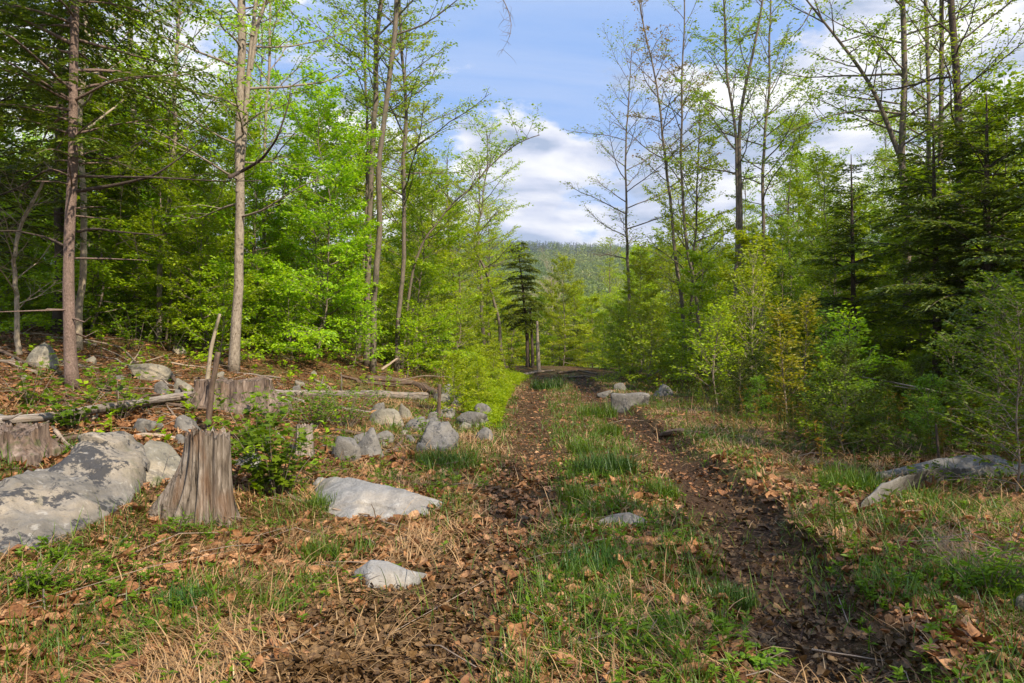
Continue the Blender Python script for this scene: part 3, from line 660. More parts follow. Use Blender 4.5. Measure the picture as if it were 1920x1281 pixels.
def hemlock(seed, H, r0, c0, Rm, dens=1.0, spray=.10, lean=(0, 0), gap=.30, droop=.35, power=.8, trunk=None, dead=0):
    r_ = np.random.default_rng(seed); wood, crown = MB(), MB()
    tr = resample(trunk if trunk is not None else [(0, 0, 0), (lean[0] * .3, lean[1] * .3, H * .4), (lean[0], lean[1], H)], 40); H = tr[-1, 2]
    tt = np.linspace(0, 1, 40); rad = r0 * (1 - tt) ** .85 + .008; rad *= 1 + .35 * np.exp(-tt * 40); tube(wood, tr, rad, 12, .06, seed)
    z = c0; LP, LD, LN = [], [], []
    def at(z):
        return np.array([np.interp(z, tr[:, 2], tr[:, k]) for k in range(3)])
    while z < H - .1:
        u = (z - c0) / (H - c0)
        for i in range(r_.integers(3, 6)):
            az = r_.uniform(0, 2 * np.pi); ln = (Rm * (1 - u) ** power * r_.uniform(.55, 1.1) + .12) * (.55 + .45 * sst(0, .12, u)); k = 8
            d_ = np.array([math.cos(az), math.sin(az), r_.uniform(.0, .35) + u * .5]); pts = [at(z + r_.uniform(-.1, .1))]
            for j in range(k):
                d_ = nrm(d_ + np.array([0, 0, -droop / k * (1 + j * .12)]) + r_.normal(size=3) * .05); pts.append(pts[-1] + d_ * ln / k)
            pts = np.array(pts); tube(wood, pts, np.linspace(.006 + ln * .009, .002, k + 1), 4, close=False)
            ns = max(4, int(ln / .11 * dens))
            for j in range(ns):
                s = .10 + .9 * (j + r_.random()) / ns; q = min(s * k, k - .01); ii = int(q); b_ = pts[ii] + (pts[ii + 1] - pts[ii]) * (q - ii)
                T = nrm(pts[ii + 1] - pts[ii]); S = nrm(np.cross(T, [0, 0, 1.])); sg = 1 if j % 2 else -1
                l2 = (.34 * ln * (1.1 - s) + .14) * r_.uniform(.6, 1.25); dd = nrm(T * r_.uniform(.5, .9) + S * sg + np.array([0, 0, -.12]))
                m_ = max(4, int(l2 / spray * 5.5 * dens)); w = np.linspace(.05, 1, m_)[:, None]
                C = b_ + dd * l2 * w + np.array([0, 0, -.18 * l2]) * w ** 2; S2 = nrm(np.cross(dd, [0, 0, 1.])); s2 = np.where(np.arange(m_) % 2, 1., -1.)[:, None]
                LP.append(C + r_.normal(size=(m_, 3)) * .012); LD.append(nrm(dd * .9 + S2 * s2 * r_.uniform(.4, 1, (m_, 1)) + np.array([0, 0, -.15]) + r_.normal(size=(m_, 3)) * .12))
                LN.append(nrm(np.array([0, 0, 1.]) + r_.normal(size=(m_, 3)) * .3))
        z += gap * r_.uniform(.6, 1.3)
    for i in range(dead):
        zz_ = c0 * (.25 + .75 * r_.random()); az = r_.uniform(0, 6.28); ln = r_.uniform(.3, 1.1); p0 = at(zz_)
        e = p0 + np.array([math.cos(az), math.sin(az), r_.uniform(-.1, .25)]) * ln; tube(wood, np.array([p0, (p0 + e) / 2 + r_.normal(size=3) * .05, e]), [.016, .01, .004], 4, close=False)
    P, D, N = np.concatenate(LP), np.concatenate(LD), np.concatenate(LN); n_ = len(P)
    sz = spray * r_.uniform(.7, 1.3, n_); leaves(crown, P, D, N, sz, sz * .38, r_.random(n_))
    return wood, crown


def plant(name, label, cat, loc, wc, wm, lm, group=None, crown='crown', trunk='trunk'):
    root = empty(name, loc, label, cat, group)
    if wc[0].n: wc[0].build(trunk, wm, root, grain=True)
    if wc[1].n: wc[1].build(crown, lm, root, smooth=False)
    return root


def traced(name, label, pts, d, r0, wm, lm, top=None, group=None, limbs=(), kind='broad', **kw):
    """a tree whose trunk passes through photo points at depth d; top = height it reaches above the picture"""
    P = [PX(a, b, d) for a, b in pts]; P[0][2] = float(gz(P[0][0], P[0][1], False)) - .06
    P = [np.array(q) for q in P]; r0 = r0 * .82
    dd = kw.pop('tilt', 0)
    if top: e = P[-1] + (P[-1] - P[-2]) / max(P[-1][2] - P[-2][2], .1) * (top - P[-1][2]) * .6; e[2] = top; P.append(e)
    c = P[0].copy(); T = np.array(P) - c
    if dd: T[:, 1] += dd * (T[:, 2] / T[-1, 2]) ** 1.5
    lim = []
    for (lp, ra, rb, ns, sl) in limbs: lim.append((np.array([PX(q[0], q[1], d + (q[2] if len(q) > 2 else 0)) for q in lp]) - c, ra, rb, ns, sl))
    if kind == 'hemlock': wc = hemlock(trunk=T, r0=r0, H=0, **kw)
    else: wc = grow(trunk=T, r0=r0, limbs=lim, **kw)
    return plant(name, label, 'tree', c, wc, wm, lm, group)


# --- left side, hand placed
w, cst = None, None
h1 = traced('hemlock_tree', 'hemlock with reddish bare trunk standing nearest on the left bank', [(136, 780), (130, 640), (128, 470), (138, 300), (137, 180), (140, 60)], 9.6, .088, B_HEM, M_HEM,
            top=12.5, kind='hemlock', seed=1, c0=3.3, Rm=2.4, dens=.82, spray=.085, gap=.26, power=.55, dead=10)
for (lp, ra, dd) in [([(146, 434), (175, 428), (240, 436), (308, 441)], .022, -.2), ([(146, 358), (220, 346), (290, 330), (345, 290), (388, 255)], .03, -.5),
                     ([(145, 330), (200, 331), (290, 332), (420, 340), (490, 338)], .02, -.7), ([(440, 328), (490, 300), (520, 260), (543, 190), (545, 160)], .028, -.9),
                     ([(146, 295), (205, 298), (250, 285), (278, 250)], .014, .2), ([(126, 463), (90, 445), (30, 432), (-40, 434)], .02, .1), ([(125, 320), (85, 318), (40, 350), (-20, 372)], .02, .3)]:
    b = MB(); P = resample([PX(a, c_, 9.6 + dd * min(1, k / 2)) for k, (a, c_) in enumerate(lp)], 20); r_ = np.random.default_rng(len(lp) + int(lp[1][0]))
    if lp[0][0] == 440: P[0] = PX(430, 332, 8.75)
    tube(b, P - np.array(h1.location), np.linspace(ra, .005, 20), 6, .1, 3)
    for j in range(9):
        q = int(r_.integers(5, 19)); e = P[q] + r_.normal(size=3) * np.array([.3, .2, .28]); tube(b, np.array([P[q], (P[q] + e) / 2 + r_.normal(size=3) * .05, e]) - np.array(h1.location), [.005, .004, .002], 3, close=False)
    b.build('dead_limb', B_DARK, h1, grain=True)

traced('beech_tree', 'crooked pale beech stem right behind the nearest hemlock', [(146, 655), (147, 590), (146, 535), (160, 495), (155, 460), (160, 380), (150, 240), (160, 80)], 13.2, .085, B_BEECH, M_BEECH, top=11,
       seed=2, r1=.03, b0=.35, nb=26, L=2.2, per=12, elev=(10, 45))
traced('hemlock_tree', 'dark hemlock trunk behind the crooked pale beech', [(108, 640), (114, 540), (110, 400), (112, 200)], 15.5, .14, B_DARK, M_HEM, top=13, kind='hemlock', seed=3, c0=2.6, Rm=2.7, dens=.9, spray=.12, gap=.34)
traced('dead_tree', 'leaning grey lichened sapling at the far left edge', [(36, 640), (30, 580), (22, 500), (40, 420), (85, 335), (100, 312)], 11.5, .055, B_BEECH, M_BEECH, seed=4, r1=.02, b0=.2, nb=16, L=1.1, bare=1.0, wr=.012)
traced('hemlock_tree', 'shaggy dark hemlock filling the left edge of the woods', [(-60, 640), (-55, 300), (-50, 0)], 12.0, .14, B_DARK, M_HEM, top=12, kind='hemlock', seed=5, c0=1.5, Rm=2.6, dens=.75, spray=.11, gap=.32)
traced('beech_tree', 'pale trunk half hidden by hemlock boughs left of the thin leaning tree', [(262, 620), (255, 450), (250, 300), (246, 120), (247, 0)], 17.5, .115, B_PALE, M_BEECH, top=15, seed=6, r1=.05, b0=.3, nb=34, L=2.8, per=11)
traced('beech_tree', 'thin pale leaning tree between the hemlock and the forked trunk', [(297, 640), (305, 480), (320, 320), (330, 160), (338, 30)], 16.5, .085, B_PALE, M_BEECH, top=13, seed=7, r1=.03, b0=.3, nb=30, L=2.3, per=11)
t4 = traced('maple_tree', 'pale spotted trunk forking into two stems above the thick stump', [(438, 697), (440, 560), (443, 420), (447, 300), (452, 120), (455, 0)], 13.8, .125, B_PALE, M_BEECH, top=15, seed=8, r1=.06, b0=.22, nb=34, L=2.5, per=9, elev=(5, 40),
            limbs=[([(447, 360), (456, 280), (463, 180), (470, 90), (478, 20), (485, -60)], .07, .03, 8, 1.6), ([(470, 130), (482, 50), (500, 0), (520, -60)], .045, .02, 6, 1.2)])
# a dead spray of twigs hanging into the sky from a long limb of that tree
b = MB(); base_ = np.array(t4.location); LB = resample([PX(462, -60, 13.8), PX(620, -150, 13.9), PX(800, -130, 14.0), PX(935, -20, 14.0), PX(955, 22, 14.0), PX(962, 48, 14.0), PX(958, 70, 14.0), PX(943, 92, 14.0)], 40)
tube(b, LB - base_, np.linspace(.05, .003, 40), 6, .1, 4); r_ = np.random.default_rng(5)
for j in range(26):
    q = int(r_.integers(33, 40)); e = LB[q] + np.array([r_.normal() * .16 - .02, r_.normal() * .12, r_.normal() * .12 - .10]); mdl = (LB[q] + e) / 2 + r_.normal(size=3) * .04; tube(b, np.array([LB[q], mdl, e]) - base_, [.004, .003, .0015], 3, close=False)
for (x1, y1, x2, y2, x3, y3) in [(958, 40, 945, 36, 936, 20), (945, 36, 938, 44, 934, 52), (958, 62, 945, 60, 936, 54)]:
    tube(b, np.array([PX(x1, y1, 14), PX(x2, y2, 14), PX(x3, y3, 14)]) - base_, [.006, .004, .002], 3, close=False)
b.build('hanging_limb', B_TWIG, t4, grain=True)
traced('beech_tree', 'slender pale trunk right of the forked spotted trunk', [(492, 640), (494, 480), (498, 300), (503, 120), (508, 0)], 19, .07, B_PALE, M_BEECH, top=13, seed=9, r1=.03, b0=.3, nb=32, L=2.2, per=11)
traced('maple_tree', 'straight grey brown trunk, left one of the tall close pair', [(688, 685), (690, 560), (692, 400), (700, 200), (716, 0)], 19.3, .11, B_GREY, M_BEECH, top=17, seed=10, r1=.06, b0=.42, nb=30, L=2.6, per=9)
traced('maple_tree', 'straight grey brown trunk, right one of the tall close pair', [(699, 708), (703, 560), (710, 400), (722, 200), (745, 0)], 18.3, .10, B_GREY, M_BEECH, top=17, seed=11, r1=.055, b0=.45, nb=28, L=2.4, per=9)
traced('beech_tree', 'thin stem just left of the tall close trunk pair', [(672, 690), (680, 560), (688, 300), (686, 30)], 20.5, .06, B_GREY, M_BEECH, top=14, seed=12, r1=.03, b0=.35, nb=28, L=2.0, per=10)
traced('maple_tree', 'slim trunk with leafy crown beside the open sky on the left', [(744, 700), (748, 600), (756, 450), (760, 300), (758, 160), (750, 40)], 20.0, .095, B_GREY, M_MAPLE, top=14, seed=13, r1=.03, b0=.35, nb=30, L=2.7, per=8, elev=(15, 50))
traced('maple_tree', 'tree leaning right with its top bending over the open sky', [(752, 700), (762, 590), (772, 510), (795, 450), (845, 382), (890, 345), (940, 290), (978, 262), (1010, 252)], 21, .075, B_GREY, M_MAPLE, seed=14, r1=.012, b0=.45, nb=24, L=1.5, per=8, elev=(20, 60))
traced('birch_tree', 'thin bowed tree with airy crown left of the track crest', [(951, 712), (938, 640), (928, 560), (908, 505), (892, 475), (890, 440), (905, 390), (915, 300), (912, 245)], 28, .10, B_GREY, M_YEL, seed=15, r1=.015, b0=.4, nb=34, L=2.6, per=9, elev=(10, 50))
traced('birch_tree', 'upright trunk behind the thin bowed tree', [(908, 690), (905, 600), (900, 480), (898, 380)], 33, .13, B_GREY, M_YEL, top=10, seed=16, r1=.03, b0=.35, nb=26, L=2.4, per=10)
traced('birch_tree', 'forked stem in the yellow green thicket left of the bowed tree', [(862, 690), (857, 590), (848, 500), (842, 420)], 30, .11, B_GREY, M_YEL, top=9.5, seed=17, r1=.02, b0=.3, nb=26, L=2.3, per=10)
# --- middle
traced('hemlock_tree', 'lone dense hemlock with bare twin stem at the track crest', [(990, 697), (988, 620), (980, 540), (972, 470)], 33, .12, B_DARK, M_OLIVE, top=6.4, kind='hemlock', seed=18, c0=2.1, Rm=1.45, dens=1.15, spray=.15, gap=.21, power=.55, droop=.6)
hz = bpy.data.objects[[o.name for o in COL.objects if o.name.startswith('hemlock_tree')][-1]]
b = MB(); tube(b, resample([(.22, -.2, -.1), (.2, -.15, 1.2), (.1, 0, 2.9)], 14), np.linspace(.09, .05, 14), 8, .1, 2); b.build('stem', B_DARK, hz, grain=True)
plant('spruce_tree', 'small dark spruce in the gap where the track disappears', 'tree', (4.1, 43, float(gz(4.1, 43)) - .05), hemlock(19, 3.1, .06, .15, 1.2, spray=.14, gap=.2, dens=.9), B_DARK, M_HEM)
traced('dead_tree', 'grey bare tree far behind the lone hemlock', [(1037, 660), (1036, 590), (1034, 540), (1036, 500)], 48, .12, B_PALETWIG, M_YEL, seed=20, r1=.015, b0=.25, nb=30, L=2.2, bare=1.0, elev=(30, 65), sub=9, wr=.015)
# --- right side
traced('maple_tree', 'open twiggy tree leaning over the gap right of the open sky', [(1185, 690), (1180, 560), (1174, 430), (1172, 330), (1176, 230), (1182, 120)], 27, .11, B_GREY, M_MAPLE, top=13, seed=21, r1=.015, b0=.33, nb=30, L=3.1, per=4, elev=(20, 50), bare=.25, sub=7)
traced('maple_tree', 'tall thin trunk with reddish young leaves at its top', [(1288, 690), (1278, 560), (1262, 430), (1248, 320), (1240, 220), (1228, 130), (1206, 40)], 24, .105, B_GREY, M_RED, top=13.5, seed=22, r1=.02, b0=.5, nb=26, L=2.4, per=7, elev=(25, 55), bare=.15)
traced('maple_tree', 'slightly leaning trunk close right of the reddish leaved tree', [(1318, 690), (1306, 560), (1284, 430), (1276, 300), (1280, 150), (1284, 20)], 23.5, .10, B_GREY, M_MAPLE, top=13.5, seed=23, r1=.02, b0=.45, nb=22, L=2.0, per=5, elev=(25, 60), bare=.3)
traced('maple_tree', 'double stemmed tree with full leafy crown in the right woods', [(1378, 690), (1380, 560), (1382, 400), (1380, 250), (1362, 130), (1358, 0)], 20.5, .095, B_GREY, M_MAPLE, top=12.5, seed=24, r1=.025, b0=.5, nb=28, L=2.1, per=9, elev=(25, 55),
       limbs=[([(1389, 500), (1388, 350), (1384, 250), (1392, 180), (1415, 90), (1430, 0)], .075, .03, 10, 1.5)])
traced('maple_tree', 'upright trunk with dense crown behind the dark fir on the right', [(1432, 690), (1432, 520), (1428, 330), (1440, 180), (1445, 40)], 22, .10, B_GREY, M_MAPLE, top=13, seed=25, r1=.025, b0=.42, nb=30, L=2.3, per=10, elev=(20, 50))
traced('maple_tree', 'thick straight trunk with a long limb reaching left on the right side', [(1702, 712), (1700, 560), (1697, 420), (1692, 280), (1694, 120), (1692, 0)], 17.5, .135, B_GREY, M_BEECH, top=14, seed=26, r1=.05, b0=.45, nb=26, L=2.8, per=8, elev=(5, 40),
       limbs=[([(1688, 295), (1665, 235), (1640, 170), (1600, 110), (1560, 60), (1505, -10)], .065, .02, 14, 1.5), ([(1690, 213), (1620, 205), (1560, 215), (1480, 245)], .03, .008, 12, 1.0)])
traced('maple_tree', 'trunk at the upper right rising behind the dark hemlocks', [(1800, 690), (1802, 400), (1796, 180), (1788, 70), (1782, 0)], 16, .125, B_DARK, M_MAPLE, top=14, seed=27, r1=.06, b0=.4, nb=26, L=2.5, per=9)
traced('maple_tree', 'thin trunk left of the upper right trunk above the hemlocks', [(1752, 690), (1760, 400), (1764, 200), (1766, 0)], 18, .085, B_GREY, M_MAPLE, top=14, seed=28, r1=.05, b0=.4, nb=24, L=2.2, per=8)
traced('maple_tree', 'slim stem leaning right beside the upper right trunks', [(1740, 690), (1742, 400), (1742, 180), (1735, 0)], 20, .07, B_GREY, M_MAPLE, top=14, seed=128, r1=.05, b0=.4, nb=22, L=2.2, per=8)
traced('hemlock_tree', 'dark open hemlock with level boughs in the right woods', [(1607, 690), (1600, 560), (1598, 420), (1596, 310)], 17.5, .105, B_DARK, M_HEM, top=6.3, kind='hemlock', seed=29, c0=1.3, Rm=2.0, dens=.95, spray=.10, gap=.27, droop=.25)
traced('hemlock_tree', 'big dark hemlock forming the right edge of the woods', [(1850, 720), (1850, 500), (1850, 300)], 13.5, .15, B_DARK, M_HEM, top=6.4, kind='hemlock', seed=30, c0=.9, Rm=2.9, dens=1.0, spray=.10, gap=.26, droop=.35, power=.6)
traced('hemlock_tree', 'ragged hemlock with peeling trunk left of the big dark one', [(1757, 735), (1757, 560), (1752, 400), (1750, 250)], 14.5, .12, B_DARK, M_HEM, top=6.3, kind='hemlock', seed=31, c0=1.8, Rm=2.0, dens=1.0, spray=.10, gap=.26, droop=.35, power=.6)
traced('hemlock_tree', 'sunlit yellow green hemlock boughs close to the right edge', [(1935, 760), (1935, 600), (1932, 480)], 10.2, .09, B_DARK, M_HEMY, top=3.9, kind='hemlock', seed=32, c0=.7, Rm=1.7, dens=1.1, spray=.08, gap=.22, droop=.5)

# --- prototypes for the thicket
def straight(H, wob, seed):
    r_ = np.random.default_rng(seed); k = 6; z = np.linspace(-.05, H, k); o = np.cumsum(r_.normal(size=(k, 2)) * wob, 0); o[0] = 0
    return np.column_stack([o, z])
def layer(t): return (1 - t) ** .55 * .9 + .15
PROTO = {
    'sap': [grow(200 + i, straight(H, .12, i), .035, .008, .06, int(H * 7.5), H * .34, (0, 45), .092, .58, 18, 6, .65, .35, prof=layer) for i, H in enumerate((4.2, 5.4, 6.6, 7.6))],
    'low': [grow(220 + i, straight(H, .06, i), .016, .005, .03, int(H * 14), H * .42, (5, 55), .08, .58, 11, 5, .6, .4, prof=layer) for i, H in enumerate((1.3, 1.9, 2.5))],
    'airy': [grow(230 + i, straight(H, .2, i), .07, .015, .2, 44, 2.2, (15, 55), .085, .6, 10, 6, .5, .4) for i, H in enumerate((8.0, 9.5, 11.0))],
    'tall': [grow(240 + i, straight(H, .25, i), .14, .03, .22, 46, 3.2, (10, 60), .13, .62, 12, 7, .5, .4, off=.25, sides=7) for i, H in enumerate((13.0, 15.0, 17.0))],
    'hem': [hemlock(250 + i, H, .10, .3, H * .28, .8, .14, gap=.3) for i, H in enumerate((4.0, 7.0, 10.0))],
}
MESH = {}
def proto(kind, i, lm, wm):
    key, wk = (kind, i, lm.name), (kind, i, wm.name)
    if wk not in MESH: MESH[wk] = PROTO[kind][i][0].mesh('trunk', wm, grain=True)
    if key not in MESH: MESH[key] = PROTO[kind][i][1].mesh('crown', lm, smooth=False)
    return MESH[(kind, i, wm.name)], MESH[key]
def put(kind, i, x, y, lm, wm, name, label, cat, group, sc=1.0):
    w_, c_ = proto(kind, i, lm, wm); r = empty(name, (x, y, float(gz(x, y, False)) - .03), label, cat, group); r.rotation_euler = (0, 0, rng.uniform(0, 6.28)); r.scale = (sc, sc, sc * rng.uniform(.92, 1.1))
    for nm, me in (('trunk', w_), ('crown', c_)):
        o = bpy.data.objects.new(nm, me); COL.objects.link(o); o.parent = r


def scatter(n_, test, dmin, tries=6000):
    pts = []
    for _ in range(tries):
        if len(pts) >= n_: break
        d = math.exp(rng.uniform(math.log(9), math.log(90))); px = rng.uniform(-150, 2070)
        if not test(px, d): continue
        x = (px - 960) / F * d
        if all((x - a) ** 2 + (d - b_) ** 2 > (dmin * (1 + d * .015)) ** 2 for a, b_ in pts): pts.append((x, d))
    return pts
def front(px):   # nearest depth of the thicket along each line of sight
    return np.interp(px, [-150, 100, 250, 450, 620, 760, 860, 940, 955, 1060, 1075, 1130, 1200, 1290, 1400, 1500, 1700, 1800, 2070], [15.5, 15.5, 15.5, 15.5, 17.5, 20.5, 23, 28, 38, 40, 30, 26, 22.5, 20, 18, 19, 18.5, 14, 12])
for (x, y) in scatter(84, lambda px, d: px < 945 and front(px) < d < 30, 1.25):
    k = rng.integers(0, 4); far_ = y > 23
    put('sap', int(k), x, y, M_YEL if (far_ and x > -7) else M_BEECH, B_TWIG, 'beech_sapling', 'bright green sapling in the dense thicket left of the track', 'sapling', 'saplings in the left thicket', rng.uniform(.66, .92))
for (x, y) in scatter(46, lambda px, d: px < 945 and front(px) - .8 < d < 24, 1.0):
    put('low', int(rng.integers(0, 3)), x, y, M_BEECH, B_TWIG, 'understory_shrub', 'low leafy shrub at the foot of the left thicket', 'shrub', 'shrubs under the left thicket', rng.uniform(.7, 1.1))
for (x, y) in scatter(11, lambda px, d: px < 880 and 22 < d < 40, 3.0):
    put('airy', int(rng.integers(0, 3)), x, y, M_BEECH if x < -8 else M_YEL, B_GREY, 'young_tree', 'young airy tree rising out of the left thicket', 'tree', 'young trees in the left woods', rng.uniform(.85, 1.15))
for (x, y) in scatter(46, lambda px, d: px > 1070 and front(px) < d < 34, 1.5):
    put('sap', int(rng.integers(0, 4)), x, y, M_YEL if x < 9 else M_MAPLE, B_TWIG, 'beech_sapling', 'green sapling in the dense thicket right of the track', 'sapling', 'saplings in the right thicket', rng.uniform(.75, 1.05) * (.72 if x / y < .2 else 1))
for (x, y) in scatter(44, lambda px, d: px > 1080 and front(px) - 1.5 < d < 26, 1.0):
    put('low', int(rng.integers(0, 3)), x, y, M_MAPLE, B_TWIG, 'understory_shrub', 'low leafy shrub at the foot of the right thicket', 'shrub', 'shrubs under the right thicket', rng.uniform(.6, 1.0))
for (x, y) in scatter(20, lambda px, d: px > 1270 and 22 < d < 42, 2.2):
    put('airy', int(rng.integers(0, 3)), x, y, M_MAPLE if x > 9 else M_YEL, B_GREY, 'young_tree', 'young airy tree rising out of the right thicket', 'tree', 'young trees in the right woods', rng.uniform(.75, 1.05))
for (x, y) in scatter(70, lambda px, d: 780 < px < 1250 and 40 < d < 85, 2.0):
    kd_ = 'sap' if rng.random() < .5 else 'airy'; pxl = 960 + x / y * F; ht = float(gz(x, y, False)) + ((6.6 if kd_ == 'sap' else 11.5) * 1.25)
    if 915 < pxl < 1140 and 640 - (ht - EYE) / y * F < 500 + .12 * abs(pxl - 1020):
        kd_ = 'sap'
        if 640 - (float(gz(x, y, False)) + 7.6 - EYE) / y * F < 512: continue
    put(kd_, int(rng.integers(0, 3)), x, y, M_YEL, B_GREY, 'valley_tree', 'yellow green tree in the dip beyond the track crest', 'tree', 'trees beyond the track crest', rng.uniform(1.0, 1.3))
for (x, y) in scatter(22, lambda px, d: 925 < px < 1130 and 36.5 < d < 48 and not (1062 < px < 1096 and d < 43.5), 1.2):
    put('sap', int(rng.integers(0, 2)), x, y, M_YEL, B_TWIG, 'beech_sapling', 'low bright sapling just beyond the track crest', 'sapling', 'saplings just beyond the track crest', rng.uniform(.8, 1.1))
for (x, y) in scatter(30, lambda px, d: (px < 800 or px > 1330) and 36 < d < 88, 3.2):
    put('tall', int(rng.integers(0, 3)), x, y, M_BEECH if x < 0 else M_MAPLE, B_GREY, 'forest_tree', 'tall leafy tree deep in the woods on the left' if x < 0 else 'tall leafy tree deep in the woods on the right', 'tree',
        'deep forest trees on the left' if x < 0 else 'deep forest trees on the right', rng.uniform(.7, .95))
# unseen trees added outside the frame to shade and dapple the track
for (x, y, k) in [(6.8, -1.2, 2), (9.6, 2.6, 1), (11.0, 6.5, 0), (1.5, -7.0, 1)]:
    put('airy', k, x, y, M_MAPLE, B_GREY, 'young_tree', 'unseen airy leafy tree added to dapple the track with shade', 'tree', 'unseen airy trees added for dappled shade')
for i, (x, y, k, kd) in enumerate([(12.5, 8.5, 2, 'hem'), (8.6, -1.2, 1, 'hem')]):
    put(kd, k, x, y, M_HEM, B_DARK, 'hemlock_tree', 'unseen dark hemlock added to shade the track', 'tree', 'unseen hemlocks added for shade', .95)

# ---------------------------------------------------------------- far forest on the hill
r_ = np.random.default_rng(77); NF = 34000
yy = 170 * (1560 / 170) ** r_.random(NF); xx_ = yy * r_.uniform(-.62, .62, NF)
dn = fbm(np.stack([xx_ * .004, yy * .004, 0 * yy], -1), 3, 4); con = (yy > 700) & (dn + (yy - 1000) / 900 + r_.normal(size=NF) * .3 > .0)
con |= (yy < 700) & (r_.random(NF) < .05); zf = gz(xx_, yy, False)
def crowns(sel, conical, m_, name, label):
    k = int(sel.sum()); c = np.stack([xx_[sel], yy[sel], zf[sel]], -1); sc = np.where(yy[sel] < 300, .9, 1.15) * r_.uniform(.7, 1.3, k)
    n_ = 46; d_ = nrm(r_.normal(size=(k, n_, 3)))
    if conical:
        t = r_.random((k, n_)) ** 1.4; P = np.stack([d_[..., 0] * (1 - t) * 2.3, d_[..., 1] * (1 - t) * 2.3, 1.0 + t * 10], -1)
    else:
        rr = r_.uniform(.6, 1.0, (k, n_, 1)); P = d_ * rr * np.array([3.4, 3.4, 4.4]) + np.array([0, 0, 7.5])
    P = c[:, None] + P * sc[:, None, None]; b = MB()
    D = nrm(d_ * np.array([1, 1, .3]) + r_.normal(size=d_.shape) * .6).reshape(-1, 3); N = nrm(d_ + r_.normal(size=d_.shape) * .5 + np.array([0, 0, .4])).reshape(-1, 3)
    sz = ((1.1 if conical else 1.5) * np.repeat(sc, n_)) * r_.uniform(.6, 1.3, k * n_)
    leaves(b, P.reshape(-1, 3) - D * sz[:, None] * .5, D, N, sz, sz * (.45 if conical else .7), np.clip(np.repeat(.45 * r_.random(k) + .5 * np.clip(.5 + 1.1 * fbm(np.stack([xx_[sel] * .012, yy[sel] * .007, 0 * yy[sel]], -1), 3, 55), 0, 1), n_) + r_.normal(size=k * n_) * .07, 0, 1))
    tag(b.build(name, m_, smooth=False), label, 'forest', kind='stuff')
M_FARB = leaf_mat('far_broadleaf', [(.06, .11, .012), (.11, .165, .015), (.17, .21, .022), (.20, .175, .06)], trans=.3, var=0)
M_FARC = leaf_mat('far_conifer', [(.015, .030, .017), (.022, .040, .020), (.034, .052, .024)], trans=.1, var=0)
crowns(~con, False, M_FARB, 'far_broadleaf_forest', 'far off green broadleaf woods on the hillside')
crowns(con, True, M_FARC, 'far_conifer_forest', 'dark conifer woods along the far ridge')

# ---------------------------------------------------------------- the air
m, n = mat('haze_air'); pv = n('VolumePrincipled', {'Color': (.80, .88, 1.0, 1), 'Density': .00015, 'Anisotropy': .2}); n('OutputMaterial', {'Volume': pv.outputs[0]})
hv_ = np.array([(a, b_, c) for a in (-1720., 1720.) for b_ in (-48., 2620.) for c in (float(Zg.min()) - 1.0, float(Zg.max()) + 16.0)])
hb = MB(); hb.add(hv_, [[0, 1, 3, 2], [4, 6, 7, 5], [0, 4, 5, 1], [2, 3, 7, 6], [0, 2, 6, 4], [1, 5, 7, 3]]); tag(hb.build('haze', m, smooth=False), 'thin bluish haze in the valley air', 'haze', kind='stuff')

# ---------------------------------------------------------------- leaf litter, grass, weeds
def spread(n_, y0, y1, seed, wide=.85, extra=1.8):
    r_ = np.random.default_rng(seed); y = y0 * (y1 / y0) ** r_.random(n_); x = (y * wide + extra) * r_.uniform(-1, 1, n_); return x, y, r_
def n2(x, y, s, seed, o=3): return fbm(np.stack([x * s, y * s, 0 * x], -1), o, seed)
def zones(x, y):
    xl, xr = rutx(y); dl, dr = np.abs(x - xl), np.abs(x - xr)
    rut = np.maximum(np.exp(-(dl / .40) ** 4), np.exp(-(dr / .42) ** 4)) * (y < 31)
    rut = np.maximum(rut, np.exp(-((x - xl + .36) / .50) ** 4) * (1 - sst(3.7, 4.9, y)))
    med = ((x > xl) & (x < xr)) * (1 - rut); bank = sst(-1.6, -2.6, x + .06 * (y - 6)) * sst(5.2, 7.0, y + .4 * (x + 2)); right = sst(.3, .8, x - xr)
    rr = np.exp(-(dr / .42) ** 4); return xl, xr, rut, med, bank, right, rr


NLIT = 620000
x, y, r_ = spread(NLIT, 1.9, 30, 51)
xl, xr, rut, med, bank, right, rr = zones(x, y); nn = n2(x, y, 1.1, 61); n3 = n2(x, y, 3.2, 62)
den = .42 + .5 * nn + .25 * n3; den = np.maximum(den, rut * (.85 + .4 * n3)); den = np.maximum(den, bank * .95)
den = den * (1 - rr * (y < 9) * .74) * (1 - .55 * right * sst(6, 14, y)); den = np.where(y < 5.5, np.maximum(den, .30), den)
